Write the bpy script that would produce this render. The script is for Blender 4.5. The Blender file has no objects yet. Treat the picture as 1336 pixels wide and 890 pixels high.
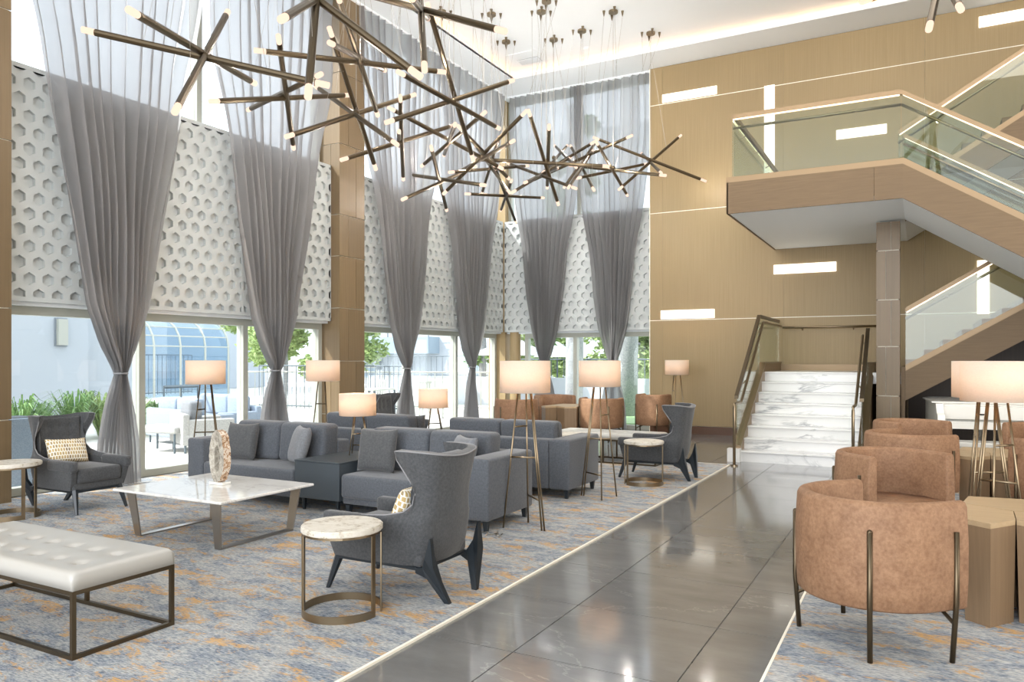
import bpy, bmesh, math, random
from mathutils import Vector, Matrix
random.seed(7)
SC = bpy.context.scene
COL = SC.collection
PI = math.pi

# ---------------- camera ----------------
cd = bpy.data.cameras.new('camera')
cam = bpy.data.objects.new('camera', cd); COL.objects.link(cam)
cam.location = (0, 0, 1.55)
cam.rotation_euler = (math.radians(90), 0, math.atan2(532, 985))
cd.sensor_width = 36.0
cd.lens = 985.0 / 1336 * 36
cd.shift_y = (469 - 445) / 1336
cd.clip_start = 0.05; cd.clip_end = 400
SC.camera = cam

# ---------------- world, sun, exposure ----------------
W = bpy.data.worlds.new('world'); SC.world = W; W.use_nodes = True
nt = W.node_tree; nt.nodes.clear()
wo = nt.nodes.new('ShaderNodeOutputWorld'); bg = nt.nodes.new('ShaderNodeBackground')
sky = nt.nodes.new('ShaderNodeTexSky'); sky.sky_type = 'NISHITA'; sky.sun_disc = False
sky.sun_elevation = math.radians(48); sky.sun_rotation = math.radians(215); sky.air_density = 1.2; sky.dust_density = 3.0
mx = nt.nodes.new('ShaderNodeMix'); mx.data_type = 'RGBA'; mx.inputs[0].default_value = 0.8
mx.inputs[7].default_value = (5.4, 5.6, 5.9, 1)
nt.links.new(sky.outputs[0], mx.inputs[6]); nt.links.new(mx.outputs[2], bg.inputs[0])
bg.inputs[1].default_value = 0.35; nt.links.new(bg.outputs[0], wo.inputs[0])
sl = bpy.data.lights.new('sun', 'SUN'); sl.energy = 4.6; sl.angle = math.radians(0.8); sl.color = (1, .96, .9)
sun = bpy.data.objects.new('sun', sl); COL.objects.link(sun)
sun.rotation_euler = Vector((0.56, 0.58, -0.74)).to_track_quat('-Z', 'Y').to_euler()
SC.view_settings.view_transform = 'Standard'; SC.view_settings.look = 'None'
SC.view_settings.gamma = 1.0; SC.view_settings.use_curve_mapping = False
SC.view_settings.exposure = 0.7
def area(name, loc, direction, sx, sy, power, col=(1, .93, .84)):
    l = bpy.data.lights.new(name, 'AREA'); l.shape = 'RECTANGLE'; l.size = sx; l.size_y = sy; l.energy = power; l.color = col
    o = bpy.data.objects.new(name, l); COL.objects.link(o); o.location = loc
    o.rotation_euler = Vector(direction).to_track_quat('-Z', 'Y').to_euler(); return o
area('rear_fill_light', (-1.5, -6.6, 3.4), (0, 1, .42), 13, 6.0, 640, (.96, .98, 1))  # added fill at the open rear end, no window stands there
area('ceiling_fill_light', (-1.5, 9.6, 7.88), (0, .8, -1), 9, 2.2, 250)  # added overhead fill out of view, aimed at the far wall
area('side_fill_light', (5.9, 6.5, 2.6), (-1, .35, .35), 7, 3.6, 260, (1, .97, .93))  # added fill by the right wall, lifts the stairs and soffits
area('ceiling_fill_light', (3.6, 7.0, 7.88), (.0, .6, -1), 3, 3, 120)  # second added overhead fill, no fitting behind it

# ---------------- materials ----------------
class NT:
    def __init__(s, m): s.t = m.node_tree; s.n = s.t.nodes; s.l = s.t.links
    def new(s, ty, **k):
        n = s.n.new(ty)
        for a, v in k.items(): setattr(n, a, v)
        return n
    def link(s, a, b): s.l.new(a, b)
def mat(name, col, rough=.5, metal=0, **k):
    m = bpy.data.materials.new(name); m.use_nodes = True
    b = m.node_tree.nodes['Principled BSDF']
    b.inputs['Base Color'].default_value = (*col, 1); b.inputs['Roughness'].default_value = rough; b.inputs['Metallic'].default_value = metal
    for a, v in k.items(): b.inputs[a.replace('_', ' ')].default_value = v
    return m
def ramp(N, fac, stops):
    r = N.new('ShaderNodeValToRGB'); e = r.color_ramp.elements
    while len(e) < len(stops): e.new(.5)
    for i, (p, c) in enumerate(stops): e[i].position = p; e[i].color = (*c, 1)
    N.link(fac, r.inputs[0]); return r.outputs[0]
def noise(N, scale=5, detail=4, rough=.55, vec=None, sc=(1, 1, 1), rot=(0, 0, 0), coord='Object', dist=0):
    if vec is None:
        tc = N.new('ShaderNodeTexCoord'); vec = tc.outputs[coord]
    mp = N.new('ShaderNodeMapping'); mp.inputs['Scale'].default_value = sc; mp.inputs['Rotation'].default_value = rot
    N.link(vec, mp.inputs[0])
    t = N.new('ShaderNodeTexNoise'); t.inputs['Scale'].default_value = scale; t.inputs['Detail'].default_value = detail
    t.inputs['Roughness'].default_value = rough; t.inputs['Distortion'].default_value = dist
    N.link(mp.outputs[0], t.inputs['Vector']); return t.outputs[0]
def mixc(N, f, a, b, mode='MIX'):
    m = N.new('ShaderNodeMix', data_type='RGBA', blend_type=mode)
    for s, v in ((0, f), (6, a), (7, b)):
        if hasattr(v, 'is_linked') or hasattr(v, 'links'): N.link(v, m.inputs[s])
        else: m.inputs[s].default_value = v if s == 0 else (*v, 1)
    return m.outputs[2]
def bump(N, b, h, s=.3, d=.01):
    bp = N.new('ShaderNodeBump'); bp.inputs['Strength'].default_value = s; bp.inputs['Distance'].default_value = d
    N.link(h, bp.inputs['Height']); N.link(bp.outputs[0], b.inputs['Normal'])
def geo(N): return N.new('ShaderNodeNewGeometry').outputs['Position']
def B(m): return m.node_tree.nodes['Principled BSDF']
M = {}
def fabric(name, c1, c2, scale=60):
    m = mat(name, c1, .9); N = NT(m); b = B(m)
    n = noise(N, scale, 3, .7); n2 = noise(N, 3, 2)
    c = ramp(N, n, [(.35, c1), (.65, c2)]); N.link(c, b.inputs['Base Color'])
    bump(N, b, n, .25, .004); b.inputs['Sheen Weight'].default_value = .25
    return m
M['sofa'] = fabric('grey_blue_fabric', (.070, .079, .094), (.108, .118, .136))
M['chairfab'] = fabric('charcoal_fabric', (.042, .045, .049), (.072, .075, .080))
M['pillow'] = fabric('dark_grey_fabric', (.062, .065, .070), (.095, .098, .102))
M['pillow_l'] = fabric('light_grey_fabric', (.15, .16, .175), (.21, .22, .24))
M['piping'] = mat('pale_piping', (.26, .26, .27), .8)
M['darkwood'] = mat('black_stained_wood', (.018, .024, .03), .35)
M['block'] = mat('dark_grey_laminate', (.055, .068, .08), .4)
M['bronze'] = mat('bronze_metal', (.30, .235, .155), .33, 1)
M['bronze_d'] = mat('dark_bronze_metal', (.115, .088, .056), .34, .9)
M['steel'] = mat('brushed_steel', (.42, .39, .35), .3, 1)
M['white_paint'] = mat('white_paint', (.80, .84, .87), .6)
M['white_gloss'] = mat('white_lacquer', (.82, .81, .76), .12)
M['black'] = mat('black_gloss', (.01, .01, .01), .2)
M['joint'] = mat('pale_joint', (.90, .86, .74), .5)
M['grout'] = mat('grout', (.42, .40, .37), .7)
# leather
m = M['leather'] = mat('tan_suede', (.42, .22, .12), .7); N = NT(m); b = B(m)
n = noise(N, 9, 6, .7); n2 = noise(N, 55, 3, .6)
c = ramp(N, n, [(.3, (.185, .093, .047)), (.52, (.25, .133, .070)), (.72, (.33, .188, .105))])
c2 = mixc(N, .22, c, ramp(N, n2, [(.35, (.18, .09, .045)), (.65, (.50, .31, .19))]))
N.link(c2, b.inputs['Base Color']); bump(N, b, n2, .15, .003)
# woods
def wood(name, c1, c2, sc=(60, 60, 1.2), rough=.45, jitter=.0, scale=1.0):
    m = mat(name, c1, rough); N = NT(m); b = B(m)
    n = noise(N, scale, 5, .6, vec=geo(N), sc=sc); n2 = noise(N, .35, 2, .5, vec=geo(N))
    c = ramp(N, n, [(.3, c1), (.7, c2)])
    c = mixc(N, n2, c, tuple(x * .86 for x in c1))
    if jitter:
        oi = N.new('ShaderNodeObjectInfo'); hs = N.new('ShaderNodeHueSaturation')
        ma = N.new('ShaderNodeMapRange'); ma.inputs[3].default_value = 1 - jitter; ma.inputs[4].default_value = 1 + jitter
        N.link(oi.outputs['Random'], ma.inputs[0]); N.link(ma.outputs[0], hs.inputs['Value']); N.link(c, hs.inputs['Color']); c = hs.outputs[0]
    N.link(c, b.inputs['Base Color']); return m
M['wallwood'] = wood('fluted_tan_veneer', (.30, .215, .105), (.40, .295, .155), (55, 55, .9), .5, .04)
M['colwood'] = wood('column_veneer', (.175, .12, .062), (.245, .172, .095), (40, 40, 1), .4, .12)
M['stairwood'] = wood('brown_stair_veneer', (.145, .094, .047), (.21, .14, .073), (3, 3, 45), .6, .03)
M['stairmetal'] = mat('bronze_stair_trim', (.28, .195, .11), .42, .35)
M['tablewood'] = wood('oak_block_side', (.215, .14, .08), (.30, .205, .12), (45, 45, 1.5), .45, .05)
M['tabletop'] = wood('oak_block_top', (.43, .31, .18), (.52, .39, .245), (4, 40, 40), .4, .05)
M['recess'] = wood('shade_darkened_veneer', (.030, .017, .010), (.05, .03, .017), (50, 50, 1), .5)  # brown veneer with the under-stair shade put into its colour
M['skirt'] = mat('dark_brown_skirting', (.10, .045, .022), .4)
# marble
def marble(name, base, vein, sc=1.3, rough=.15, w=.035, dist=2.2, amt=1.0):
    m = mat(name, base, rough); N = NT(m); b = B(m); b.inputs['Specular IOR Level'].default_value = 1.0
    g = geo(N)
    n = noise(N, sc, 7, .6, vec=g, dist=dist, rot=(.3, .5, .6), sc=(.5, 1.2, 1.6))
    s = N.new('ShaderNodeMath', operation='SUBTRACT'); N.link(n, s.inputs[0]); s.inputs[1].default_value = .5
    a = N.new('ShaderNodeMath', operation='ABSOLUTE'); N.link(s.outputs[0], a.inputs[0])
    v = ramp(N, a.outputs[0], [(0, (1, 1, 1)), (w, (0, 0, 0))])
    n2 = noise(N, sc * .9, 3, .5, vec=g); k = ramp(N, n2, [(.42, (0, 0, 0)), (.62, (amt, amt, amt))])
    mm = N.new('ShaderNodeMath', operation='MULTIPLY'); N.link(v, mm.inputs[0]); N.link(k, mm.inputs[1])
    c = mixc(N, mm.outputs[0], base, vein)
    oi = N.new('ShaderNodeObjectInfo'); hs = N.new('ShaderNodeHueSaturation'); ma = N.new('ShaderNodeMapRange')
    ma.inputs[3].default_value = .9; ma.inputs[4].default_value = 1.08
    N.link(oi.outputs['Random'], ma.inputs[0]); N.link(ma.outputs[0], hs.inputs['Value']); N.link(c, hs.inputs['Color'])
    n3 = noise(N, 2.2, 5, .6, vec=g, sc=(1, 2.4, 1)); cc = mixc(N, .30 if base[0] < .4 else .08, hs.outputs[0], ramp(N, n3, [(.3, tuple(x * .55 for x in base)), (.7, tuple(min(1, x * 1.5) for x in base))]))
    N.link(cc, b.inputs['Base Color']); return m
M['stone'] = marble('dark_grey_stone', (.165, .163, .158), (.40, .39, .37), .9, .10, .005, .5, .6)
M['marble'] = marble('white_veined_marble', (.70, .70, .685), (.27, .28, .29), 1.5, .22, .03, .45, 1.0)
M['tabmarble'] = marble('pale_marble_top', (.74, .73, .70), (.55, .54, .52), 2, .08, .03)
m = M['slice'] = mat('grey_agate_face', (.4, .38, .33), .25); N = NT(m); b = B(m)
N.link(ramp(N, noise(N, 18, 6, .7, dist=1), [(.35, (.22, .20, .17)), (.55, (.46, .43, .37)), (.7, (.62, .60, .54))]), b.inputs['Base Color'])
# travertine side-table top
m = M['trav'] = mat('travertine', (.72, .67, .58), .45); N = NT(m); b = B(m)
n = noise(N, 14, 6, .75); c = ramp(N, n, [(.36, (.34, .28, .20)), (.46, (.62, .58, .50)), (.7, (.72, .69, .63))])
N.link(c, b.inputs['Base Color'])
# carpet
m = M['carpet'] = mat('patterned_carpet', (.5, .5, .5), .97); N = NT(m); b = B(m); g = geo(N)
f1 = noise(N, 3.6, 9, .78, vec=g, sc=(1.0, 2.1, 1), dist=.4)
f2 = noise(N, 3.4, 10, .8, vec=g, sc=(.9, 1.9, 1), rot=(0, 0, .35), dist=.6)
f3 = noise(N, 1.0, 2, .7, vec=g, sc=(26, 120, 1), rot=(0, 0, .12))
c = ramp(N, f1, [(.34, (.06, .105, .17)), (.44, (.14, .19, .26)), (.52, (.35, .37, .38)), (.60, (.46, .455, .44)), (.70, (.24, .28, .34))])
o = ramp(N, f2, [(.53, (0, 0, 0)), (.57, (.75, .75, .75)), (.68, (.95, .95, .95))])
ff = ramp(N, f3, [(.38, (.15, .15, .15)), (.55, (1, 1, 1))])
mm = N.new('ShaderNodeMath', operation='MULTIPLY'); N.link(o, mm.inputs[0]); N.link(ff, mm.inputs[1])
c = mixc(N, .42, c, ramp(N, f3, [(.36, (.028, .046, .074)), (.64, (.66, .655, .63))]))
c = mixc(N, mm.outputs[0], c, (.62, .32, .045))
N.link(c, b.inputs['Base Color']); bump(N, b, f3, .5, .006)
# patterned lumbar cushion
m = M['lumbar'] = mat('tumbling_block_fabric', (.7, .62, .45), .85); N = NT(m); b = B(m)
tc = N.new('ShaderNodeTexCoord'); ck = N.new('ShaderNodeTexBrick'); mp = N.new('ShaderNodeMapping')
mp.inputs['Rotation'].default_value = (0, 0, .0); N.link(tc.outputs['UV'], mp.inputs[0]); N.link(mp.outputs[0], ck.inputs[0])
ck.inputs['Scale'].default_value = 9; ck.inputs['Color1'].default_value = (.52, .38, .17, 1); ck.inputs['Color2'].default_value = (.12, .105, .085, 1)
ck.inputs['Mortar'].default_value = (.86, .83, .74, 1); ck.inputs['Mortar Size'].default_value = .09; ck.inputs['Brick Width'].default_value = .55; ck.inputs['Row Height'].default_value = .8; ck.inputs['Bias'].default_value = -.35
N.link(ck.outputs[0], b.inputs['Base Color'])
# glass: clear sheet, light passes
def glass(name, tint=(1, 1, 1), refl=.10, gcol=(1, 1, 1)):
    m = bpy.data.materials.new(name); m.use_nodes = True; N = NT(m); N.n.clear()
    o = N.new('ShaderNodeOutputMaterial'); t = N.new('ShaderNodeBsdfTransparent'); t.inputs[0].default_value = (*tint, 1)
    g = N.new('ShaderNodeBsdfGlossy'); g.inputs['Roughness'].default_value = .0; g.inputs[0].default_value = (*gcol, 1)
    lw = N.new('ShaderNodeLayerWeight'); lw.inputs[0].default_value = .5
    pw = N.new('ShaderNodeMath', operation='POWER'); N.link(lw.outputs['Facing'], pw.inputs[0]); pw.inputs[1].default_value = 4.0
    fr = N.new('ShaderNodeMapRange'); fr.inputs[3].default_value = .035; fr.inputs[4].default_value = .7; N.link(pw.outputs[0], fr.inputs[0])
    mx = N.new('ShaderNodeMixShader'); N.link(fr.outputs[0], mx.inputs[0]); N.link(t.outputs[0], mx.inputs[1]); N.link(g.outputs[0], mx.inputs[2])
    N.link(mx.outputs[0], o.inputs[0]); return m
M['glass'] = glass('window_glass', (.96, .985, .99))
M['rglass'] = glass('railing_glass', (.86, .91, .87))
M['cglass'] = glass('conservatory_glass', (.80, .88, .93))
# sheer curtain
m = M['curtain'] = bpy.data.materials.new('sheer_mauve_grey_fabric'); m.use_nodes = True; N = NT(m); N.n.clear()
o = N.new('ShaderNodeOutputMaterial'); d = N.new('ShaderNodeBsdfDiffuse'); tl = N.new('ShaderNodeBsdfTranslucent'); tr = N.new('ShaderNodeBsdfTransparent')
cc = ramp(N, noise(N, 8, 2, .5, sc=(1, 1, .1)), [(.3, (.25, .25, .255)), (.7, (.31, .305, .31))])
N.link(cc, d.inputs[0]); tl.inputs[0].default_value = (.575, .565, .57, 1)
m1 = N.new('ShaderNodeMixShader'); m1.inputs[0].default_value = .68; N.link(d.outputs[0], m1.inputs[1]); N.link(tl.outputs[0], m1.inputs[2])
m2 = N.new('ShaderNodeMixShader'); m2.inputs[0].default_value = .15; N.link(m1.outputs[0], m2.inputs[1]); N.link(tr.outputs[0], m2.inputs[2])
N.link(m2.outputs[0], o.inputs[0])
def emit(name, col, s):
    m = bpy.data.materials.new(name); m.use_nodes = True; N = NT(m); N.n.clear()
    o = N.new('ShaderNodeOutputMaterial'); e = N.new('ShaderNodeEmission'); e.inputs[0].default_value = (*col, 1); e.inputs[1].default_value = s
    N.link(e.outputs[0], o.inputs[0]); return m
M['led'] = emit('warm_led', (1, .80, .55), 2.2)
M['cove'] = emit('cove_led', (1, .52, .22), 8.5)
M['strip'] = emit('wall_light_panel', (1, .93, .80), 1.5)
M['tip'] = emit('frosted_lamp_tip', (1, .70, .54), .85)
M['bulb'] = emit('lamp_bulb', (1, .70, .44), 210)
m = M['shade'] = bpy.data.materials.new('linen_lamp_shade'); m.use_nodes = True; N = NT(m); N.n.clear()
o = N.new('ShaderNodeOutputMaterial'); d = N.new('ShaderNodeBsdfDiffuse'); tl = N.new('ShaderNodeBsdfTranslucent')
cc = ramp(N, noise(N, 60, 3, .6, sc=(1, 1, 3)), [(.3, (.72, .68, .62)), (.7, (.82, .79, .73))])
N.link(cc, d.inputs[0]); tl.inputs[0].default_value = (.92, .76, .60, 1)
m1 = N.new('ShaderNodeMixShader'); m1.inputs[0].default_value = .45; N.link(d.outputs[0], m1.inputs[1]); N.link(tl.outputs[0], m1.inputs[2]); N.link(m1.outputs[0], o.inputs[0])
m = M['agate'] = mat('agate', (.5, .3, .15), .35); N = NT(m); b = B(m)
c = ramp(N, noise(N, 22, 7, .75, dist=1.5), [(.36, (.10, .05, .025)), (.47, (.42, .24, .12)), (.55, (.75, .68, .58)), (.7, (.30, .24, .20))]); N.link(c, b.inputs['Base Color'])
M['screen'] = mat('white_relief_panel', (.50, .53, .53), .6)
M['tuft'] = mat('cream_leather', (.46, .45, .42), .33)
M['wicker'] = fabric('outdoor_wicker', (.34, .34, .33), (.46, .455, .44), 40)
M['outfab'] = fabric('outdoor_blue_grey_fabric', (.22, .28, .36), (.30, .36, .45))
M['concrete'] = fabric('pale_paving', (.62, .60, .56), (.70, .68, .64), 8)
M['facade'] = mat('white_stucco', (.42, .46, .50), .8)
M['facade_d'] = mat('blue_grey_band', (.25, .32, .38), .6)
M['leafA'] = fabric('bright_leaves', (.08, .20, .05), (.22, .36, .11), 20)
M['leafB'] = fabric('yellow_green_leaves', (.20, .33, .09), (.40, .48, .20), 20)
M['bark'] = fabric('grey_bark', (.22, .23, .25), (.36, .37, .38), 25)
M['frame'] = mat('pale_window_frame', (.42, .43, .38), .45)
M['outmetal'] = mat('dark_outdoor_metal', (.10, .13, .15), .5)
M['grille'] = mat('grey_grille', (.22, .25, .28), .5)

# ---------------- geometry helpers ----------------
def obj(name, bm, m, parent=None, smooth=False, loc=None, label=None):
    me = bpy.data.meshes.new(name)
    bmesh.ops.recalc_face_normals(bm, faces=bm.faces[:]) if len(bm.faces) < 60000 else None
    bm.to_mesh(me); bm.free()
    me.materials.append(M[m] if isinstance(m, str) else m)
    if smooth:
        for p in me.polygons: p.use_smooth = True
    o = bpy.data.objects.new(name, me); COL.objects.link(o)
    if parent: o.parent = parent
    if loc: o.location = loc
    if label: o['label'] = label
    return o
def link_mesh(name, me, parent, loc=(0, 0, 0), rot=(0, 0, 0)):
    o = bpy.data.objects.new(name, me); COL.objects.link(o); o.parent = parent; o.location = loc; o.rotation_euler = rot; return o
def tag(o, label, cat, group=None, kind=None):
    o['label'] = label; o['category'] = cat
    if group: o['group'] = group
    if kind: o['kind'] = kind
    return o
def thing(name, label, cat, loc=(0, 0, 0), rz=0, group=None):
    o = bpy.data.objects.new(name, None); COL.objects.link(o); o.location = loc; o.rotation_euler = (0, 0, rz); o.empty_display_size = .1
    return tag(o, label, cat, group)
def struct(name, parent=None, bm=None, m=None):
    if bm is None:
        o = bpy.data.objects.new(name, None); COL.objects.link(o)
    else: o = obj(name, bm, m)
    o['kind'] = 'structure'; return o
def NB(): return bmesh.new()
def bx(bm, x0, x1, y0, y1, z0, z1):
    v = [bm.verts.new((x, y, z)) for x in (x0, x1) for y in (y0, y1) for z in (z0, z1)]
    for f in ((0, 1, 3, 2), (4, 6, 7, 5), (0, 4, 5, 1), (2, 3, 7, 6), (0, 2, 6, 4), (1, 5, 7, 3)):
        bm.faces.new([v[i] for i in f])
    return v
def box(*a):
    bm = NB(); bx(bm, *a); return bm
def rbox(x0, x1, y0, y1, z0, z1, r=.02, seg=3):
    bm = box(x0, x1, y0, y1, z0, z1)
    bmesh.ops.bevel(bm, geom=bm.edges[:], offset=r, segments=seg, profile=.5, affect='EDGES'); return bm
def prism(bm, poly, z0, z1, axis='z'):
    f = {'z': lambda a, b, c: (a, b, c), 'y': lambda a, b, c: (a, c, b), 'x': lambda a, b, c: (c, a, b)}[axis]
    lo = [bm.verts.new(f(a, b, z0)) for a, b in poly]; hi = [bm.verts.new(f(a, b, z1)) for a, b in poly]
    bm.faces.new(lo); bm.faces.new(hi[::-1]); n = len(poly)
    for i in range(n): bm.faces.new((lo[i], lo[(i + 1) % n], hi[(i + 1) % n], hi[i]))
def cyl(bm, p, q, r1, r2=None, n=10):
    r2 = r1 if r2 is None else r2
    p = Vector(p); q = Vector(q); d = (q - p); L = d.length
    mt = Matrix.Translation((p + q) / 2) @ d.to_track_quat('Z', 'Y').to_matrix().to_4x4()
    bmesh.ops.create_cone(bm, cap_ends=True, segments=n, radius1=r1, radius2=r2, depth=L, matrix=mt)
def tube(bm, pts, r, n=8, closed=False):
    pts = [Vector(p) for p in pts]; k = len(pts); rings = []
    for i, p in enumerate(pts):
        if closed: t = (pts[(i + 1) % k] - pts[i - 1])
        else: t = pts[min(i + 1, k - 1)] - pts[max(i - 1, 0)]
        t.normalize()
        up = Vector((0, 0, 1)) if abs(t.z) < .95 else Vector((1, 0, 0))
        a = t.cross(up).normalized(); b2 = t.cross(a)
        rings.append([bm.verts.new(p + a * r * math.cos(2 * PI * j / n) + b2 * r * math.sin(2 * PI * j / n)) for j in range(n)])
    for i in range(k if closed else k - 1):
        A, Bq = rings[i], rings[(i + 1) % k]
        for j in range(n): bm.faces.new((A[j], A[(j + 1) % n], Bq[(j + 1) % n], Bq[j]))
    if not closed: bm.faces.new(rings[0][::-1]); bm.faces.new(rings[-1])
def ring_band(bm, a0, a1, r0, r1, z0, z1, n=40, cx=0, cy=0):
    full = abs(a1 - a0 - 2 * PI) < 1e-6; R = []
    for i in range(n + (0 if full else 1)):
        a = a0 + (a1 - a0) * i / n; c, s = math.cos(a), math.sin(a)
        R.append([bm.verts.new((cx + r * c, cy + r * s, z)) for r, z in ((r0, z0), (r1, z0), (r1, z1), (r0, z1))])
    m = len(R)
    for i in range(m if full else m - 1):
        A, Bq = R[i], R[(i + 1) % m]
        for j in range(4): bm.faces.new((A[j], Bq[j], Bq[(j + 1) % 4], A[(j + 1) % 4]))
    if not full: bm.faces.new(R[0]); bm.faces.new(R[-1][::-1])
def puff(w, h, t, n=18, pinch=.10, uv=False):
    """scatter cushion standing in the local xz plane, thickness along y"""
    bm = NB(); uvl = bm.loops.layers.uv.new('UVMap')
    def P(i, j, s):
        u = 2 * i / n - 1; v = 2 * j / n - 1
        e = (1 - abs(u) ** 3) * (1 - abs(v) ** 3); th = t / 2 * (max(e, 0) ** .45)
        k = 1 - pinch * (1 - abs(v) ** 2) * abs(u) ** 6; l = 1 - pinch * (1 - abs(u) ** 2) * abs(v) ** 6
        return (u * w / 2 * k, s * th, v * h / 2 * l + h / 2)
    for s in (-1, 1):
        g = [[bm.verts.new(P(i, j, s)) for j in range(n + 1)] for i in range(n + 1)]
        for i in range(n):
            for j in range(n):
                f = bm.faces.new((g[i][j], g[i + 1][j], g[i + 1][j + 1], g[i][j + 1]))
                for lp, (a, b2) in zip(f.loops, ((i, j), (i + 1, j), (i + 1, j + 1), (i, j + 1))): lp[uvl].uv = (a / n * w / .45, b2 / n * h / .45)
    bmesh.ops.remove_doubles(bm, verts=bm.verts[:], dist=.0008)
    return bm
def copy_tree(root, loc, rz=None, label=None, group=None):
    r = root.copy(); COL.objects.link(r); r.location = loc
    if rz is not None: r.rotation_euler = (0, 0, rz)
    if label: r['label'] = label
    if group: r['group'] = group
    for ch in list(root.children):
        c = ch.copy(); COL.objects.link(c); c.parent = r
        for g2 in list(ch.children):
            d2 = g2.copy(); COL.objects.link(d2); d2.parent = c
    return r

# =================== STRUCTURE ===================
XL = -8.9; YF = 15.6
# floor
fl = struct('floor', None, box(-9.3, 6.2, -7, 16.3, -.16, -.012), 'grout')
T = .87; g_ = .0035
tile_me = None
def tile(x0, x1, y0, y1):
    global tile_me
    full = abs(x1 - x0 - T) < 1e-4 and abs(y1 - y0 - T) < 1e-4
    if full and tile_me:
        o = link_mesh('tile', tile_me, fl, (x0, y0, 0))
    else:
        o = obj('tile', box(g_, x1 - x0 - g_, g_, y1 - y0 - g_, -.012, 0), 'stone', fl, loc=(x0, y0, 0))
        if full: tile_me = o.data
xs = [-.155 + T * k for k in range(-10, 8)]
ys = [.91 + T * k for k in range(-6, 17)] + [16.3]
for i in range(len(xs) - 1):
    for j in range(len(ys) - 1):
        x0, x1 = xs[i], xs[i + 1]; y0, y1 = ys[j], ys[j + 1]
        inaisle = x1 > -2.44 and x0 < -.665
        if not (inaisle or y1 > 11.2 or (x0 > -.7 and y1 > 11)): continue
        if y0 > 15.7: continue
        tile(x0, x1, y0, min(y1, 16.3))
tag(obj('carpet', box(-8.86, -2.44, -4, 11.22, .0006, .012), 'carpet'), 'wide blue-grey and orange abstract carpet under the sofas beside the windows', 'carpet')
tag(obj('carpet', box(-.665, 5.9, -4, 10.95, .0006, .012), 'carpet'), 'blue-grey and orange carpet under the tan barrel chairs', 'carpet')
ed = NB(); bx(ed, -2.455, -2.437, -4, 11.23, 0, .014); bx(ed, -8.86, -2.438, 11.22, 11.234, 0, .014)
tr = obj('trim_1', ed, 'joint'); tr['kind'] = 'structure'
ed = NB(); bx(ed, -.672, -.658, -4, 10.95, 0, .014); tr = obj('trim_2', ed, 'joint'); tr['kind'] = 'structure'

# ceiling
ce = struct('ceiling')
obj('soffit', box(-9.2, 6.2, 14.76, 16.4, 7.76, 7.80), 'white_paint', ce)
obj('soffit', box(-9.2, -7.94, -7, 14.76, 7.76, 7.80), 'white_paint', ce)
obj('ceiling_slab', box(-9.2, 6.2, -7, 16.4, 7.92, 8.1), 'white_paint', ce)
cv = NB(); bx(cv, -8.3, 6, 14.95, 15.0, 7.805, 7.83); bx(cv, -8.2, -8.15, -6, 14.95, 7.805, 7.83)
o = obj('trim_3', cv, 'cove'); o['kind'] = 'structure'
lip = NB(); bx(lip, -7.95, 6.2, 14.745, 14.76, 7.755, 7.83); bx(lip, -7.955, -7.94, -7, 14.745, 7.755, 7.83)
o = obj('cornice', lip, 'white_paint', ce)
v = thing('ceiling_vent', 'square grey air vent in the white ceiling near the cove corner', 'vent', (-7.3, 14.2, 7.92))
obj('frame', box(-.34, .34, -.34, .34, -.012, 0), 'white_paint', v)
obj('backing', box(-.24, .24, -.02, .26, -.016, -.0121), 'grille', v)
for k in range(7): obj('slat', box(-.24, .24, -.01 + k * .038, .004 + k * .038, -.03, -.0165), 'white_paint', v)
d = tag(obj('smoke_detector', (lambda bm: (cyl(bm, (0, 0, -.03), (0, 0, 0), .05, .06, 16), bm)[1])(NB()), 'white_paint', loc=(-6.0, 14.3, 7.92)), 'tiny round white detector on the ceiling right of the air vent', 'detector')

# far wall (tan veneer)
wf = struct('wall_far', None, box(-5.07, 6.2, YF + .03, YF + .5, 0, 7.76), 'joint')
zc = [0.16, 2.376, 4.66, 6.96, 7.76]
xc = [-5.07, -4.80, -2.36, .08, 2.52, 4.96, 6.2]
for i in range(len(xc) - 1):
    for j in range(4):
        obj('panel', box(xc[i] + .0012, xc[i + 1] - .0012, YF, YF + .03, zc[j] + .008, zc[j + 1] - .008), 'wallwood', wf)
for z in zc[1:4]: obj('joint_strip', box(-5.07, 6.0, YF - .001, YF + .029, z - .0065, z + .0065), 'joint', wf)
struct('baseboard_far', None, box(-5.07, -.4, YF - .012, YF + .03, .0, .16), 'skirt')
obj('edge_trim', box(-5.085, -5.07, YF - .01, YF + .5, 0, 7.76), 'joint', wf)
struct('wall_right', None, box(6.0, 6.2, -7, 16.1, 0, 7.76), 'wallwood')

# lit wall strips
strips = [(-4.799, -3.656, 6.985, 7.155, 'long level strip light high on the tan wall next to the curtains'),
          (-2.72, -2.523, 5.2, 6.98, 'upright strip light on the tan wall above the balcony'),
          (-1.40, -.536, 5.735, 5.913, 'level strip light seen through the balcony glass'),
          (-2.54, -1.40, 3.231, 3.413, 'level strip light under the white balcony soffit'),
          (-4.832, -3.703, 2.40, 2.585, 'level strip light just above the small far floor lamp'),
          (.913, 2.4, 7.385, 7.574, 'level strip light at the very top right of the tan wall'),
          (.89, 1.073, 2.35, 3.29, 'upright strip light behind the lower glass stair rail')]
for x0, x1, z0, z1, lb in strips:
    t = thing('wall_strip_light', lb, 'wall light', ((x0 + x1) / 2, YF, z0), 0, 'strip lights set in the tan wall')
    w = (x1 - x0) / 2; h = z1 - z0
    obj('diffuser', box(-w, w, -.022, -.001, 0, h), 'strip', t)

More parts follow.
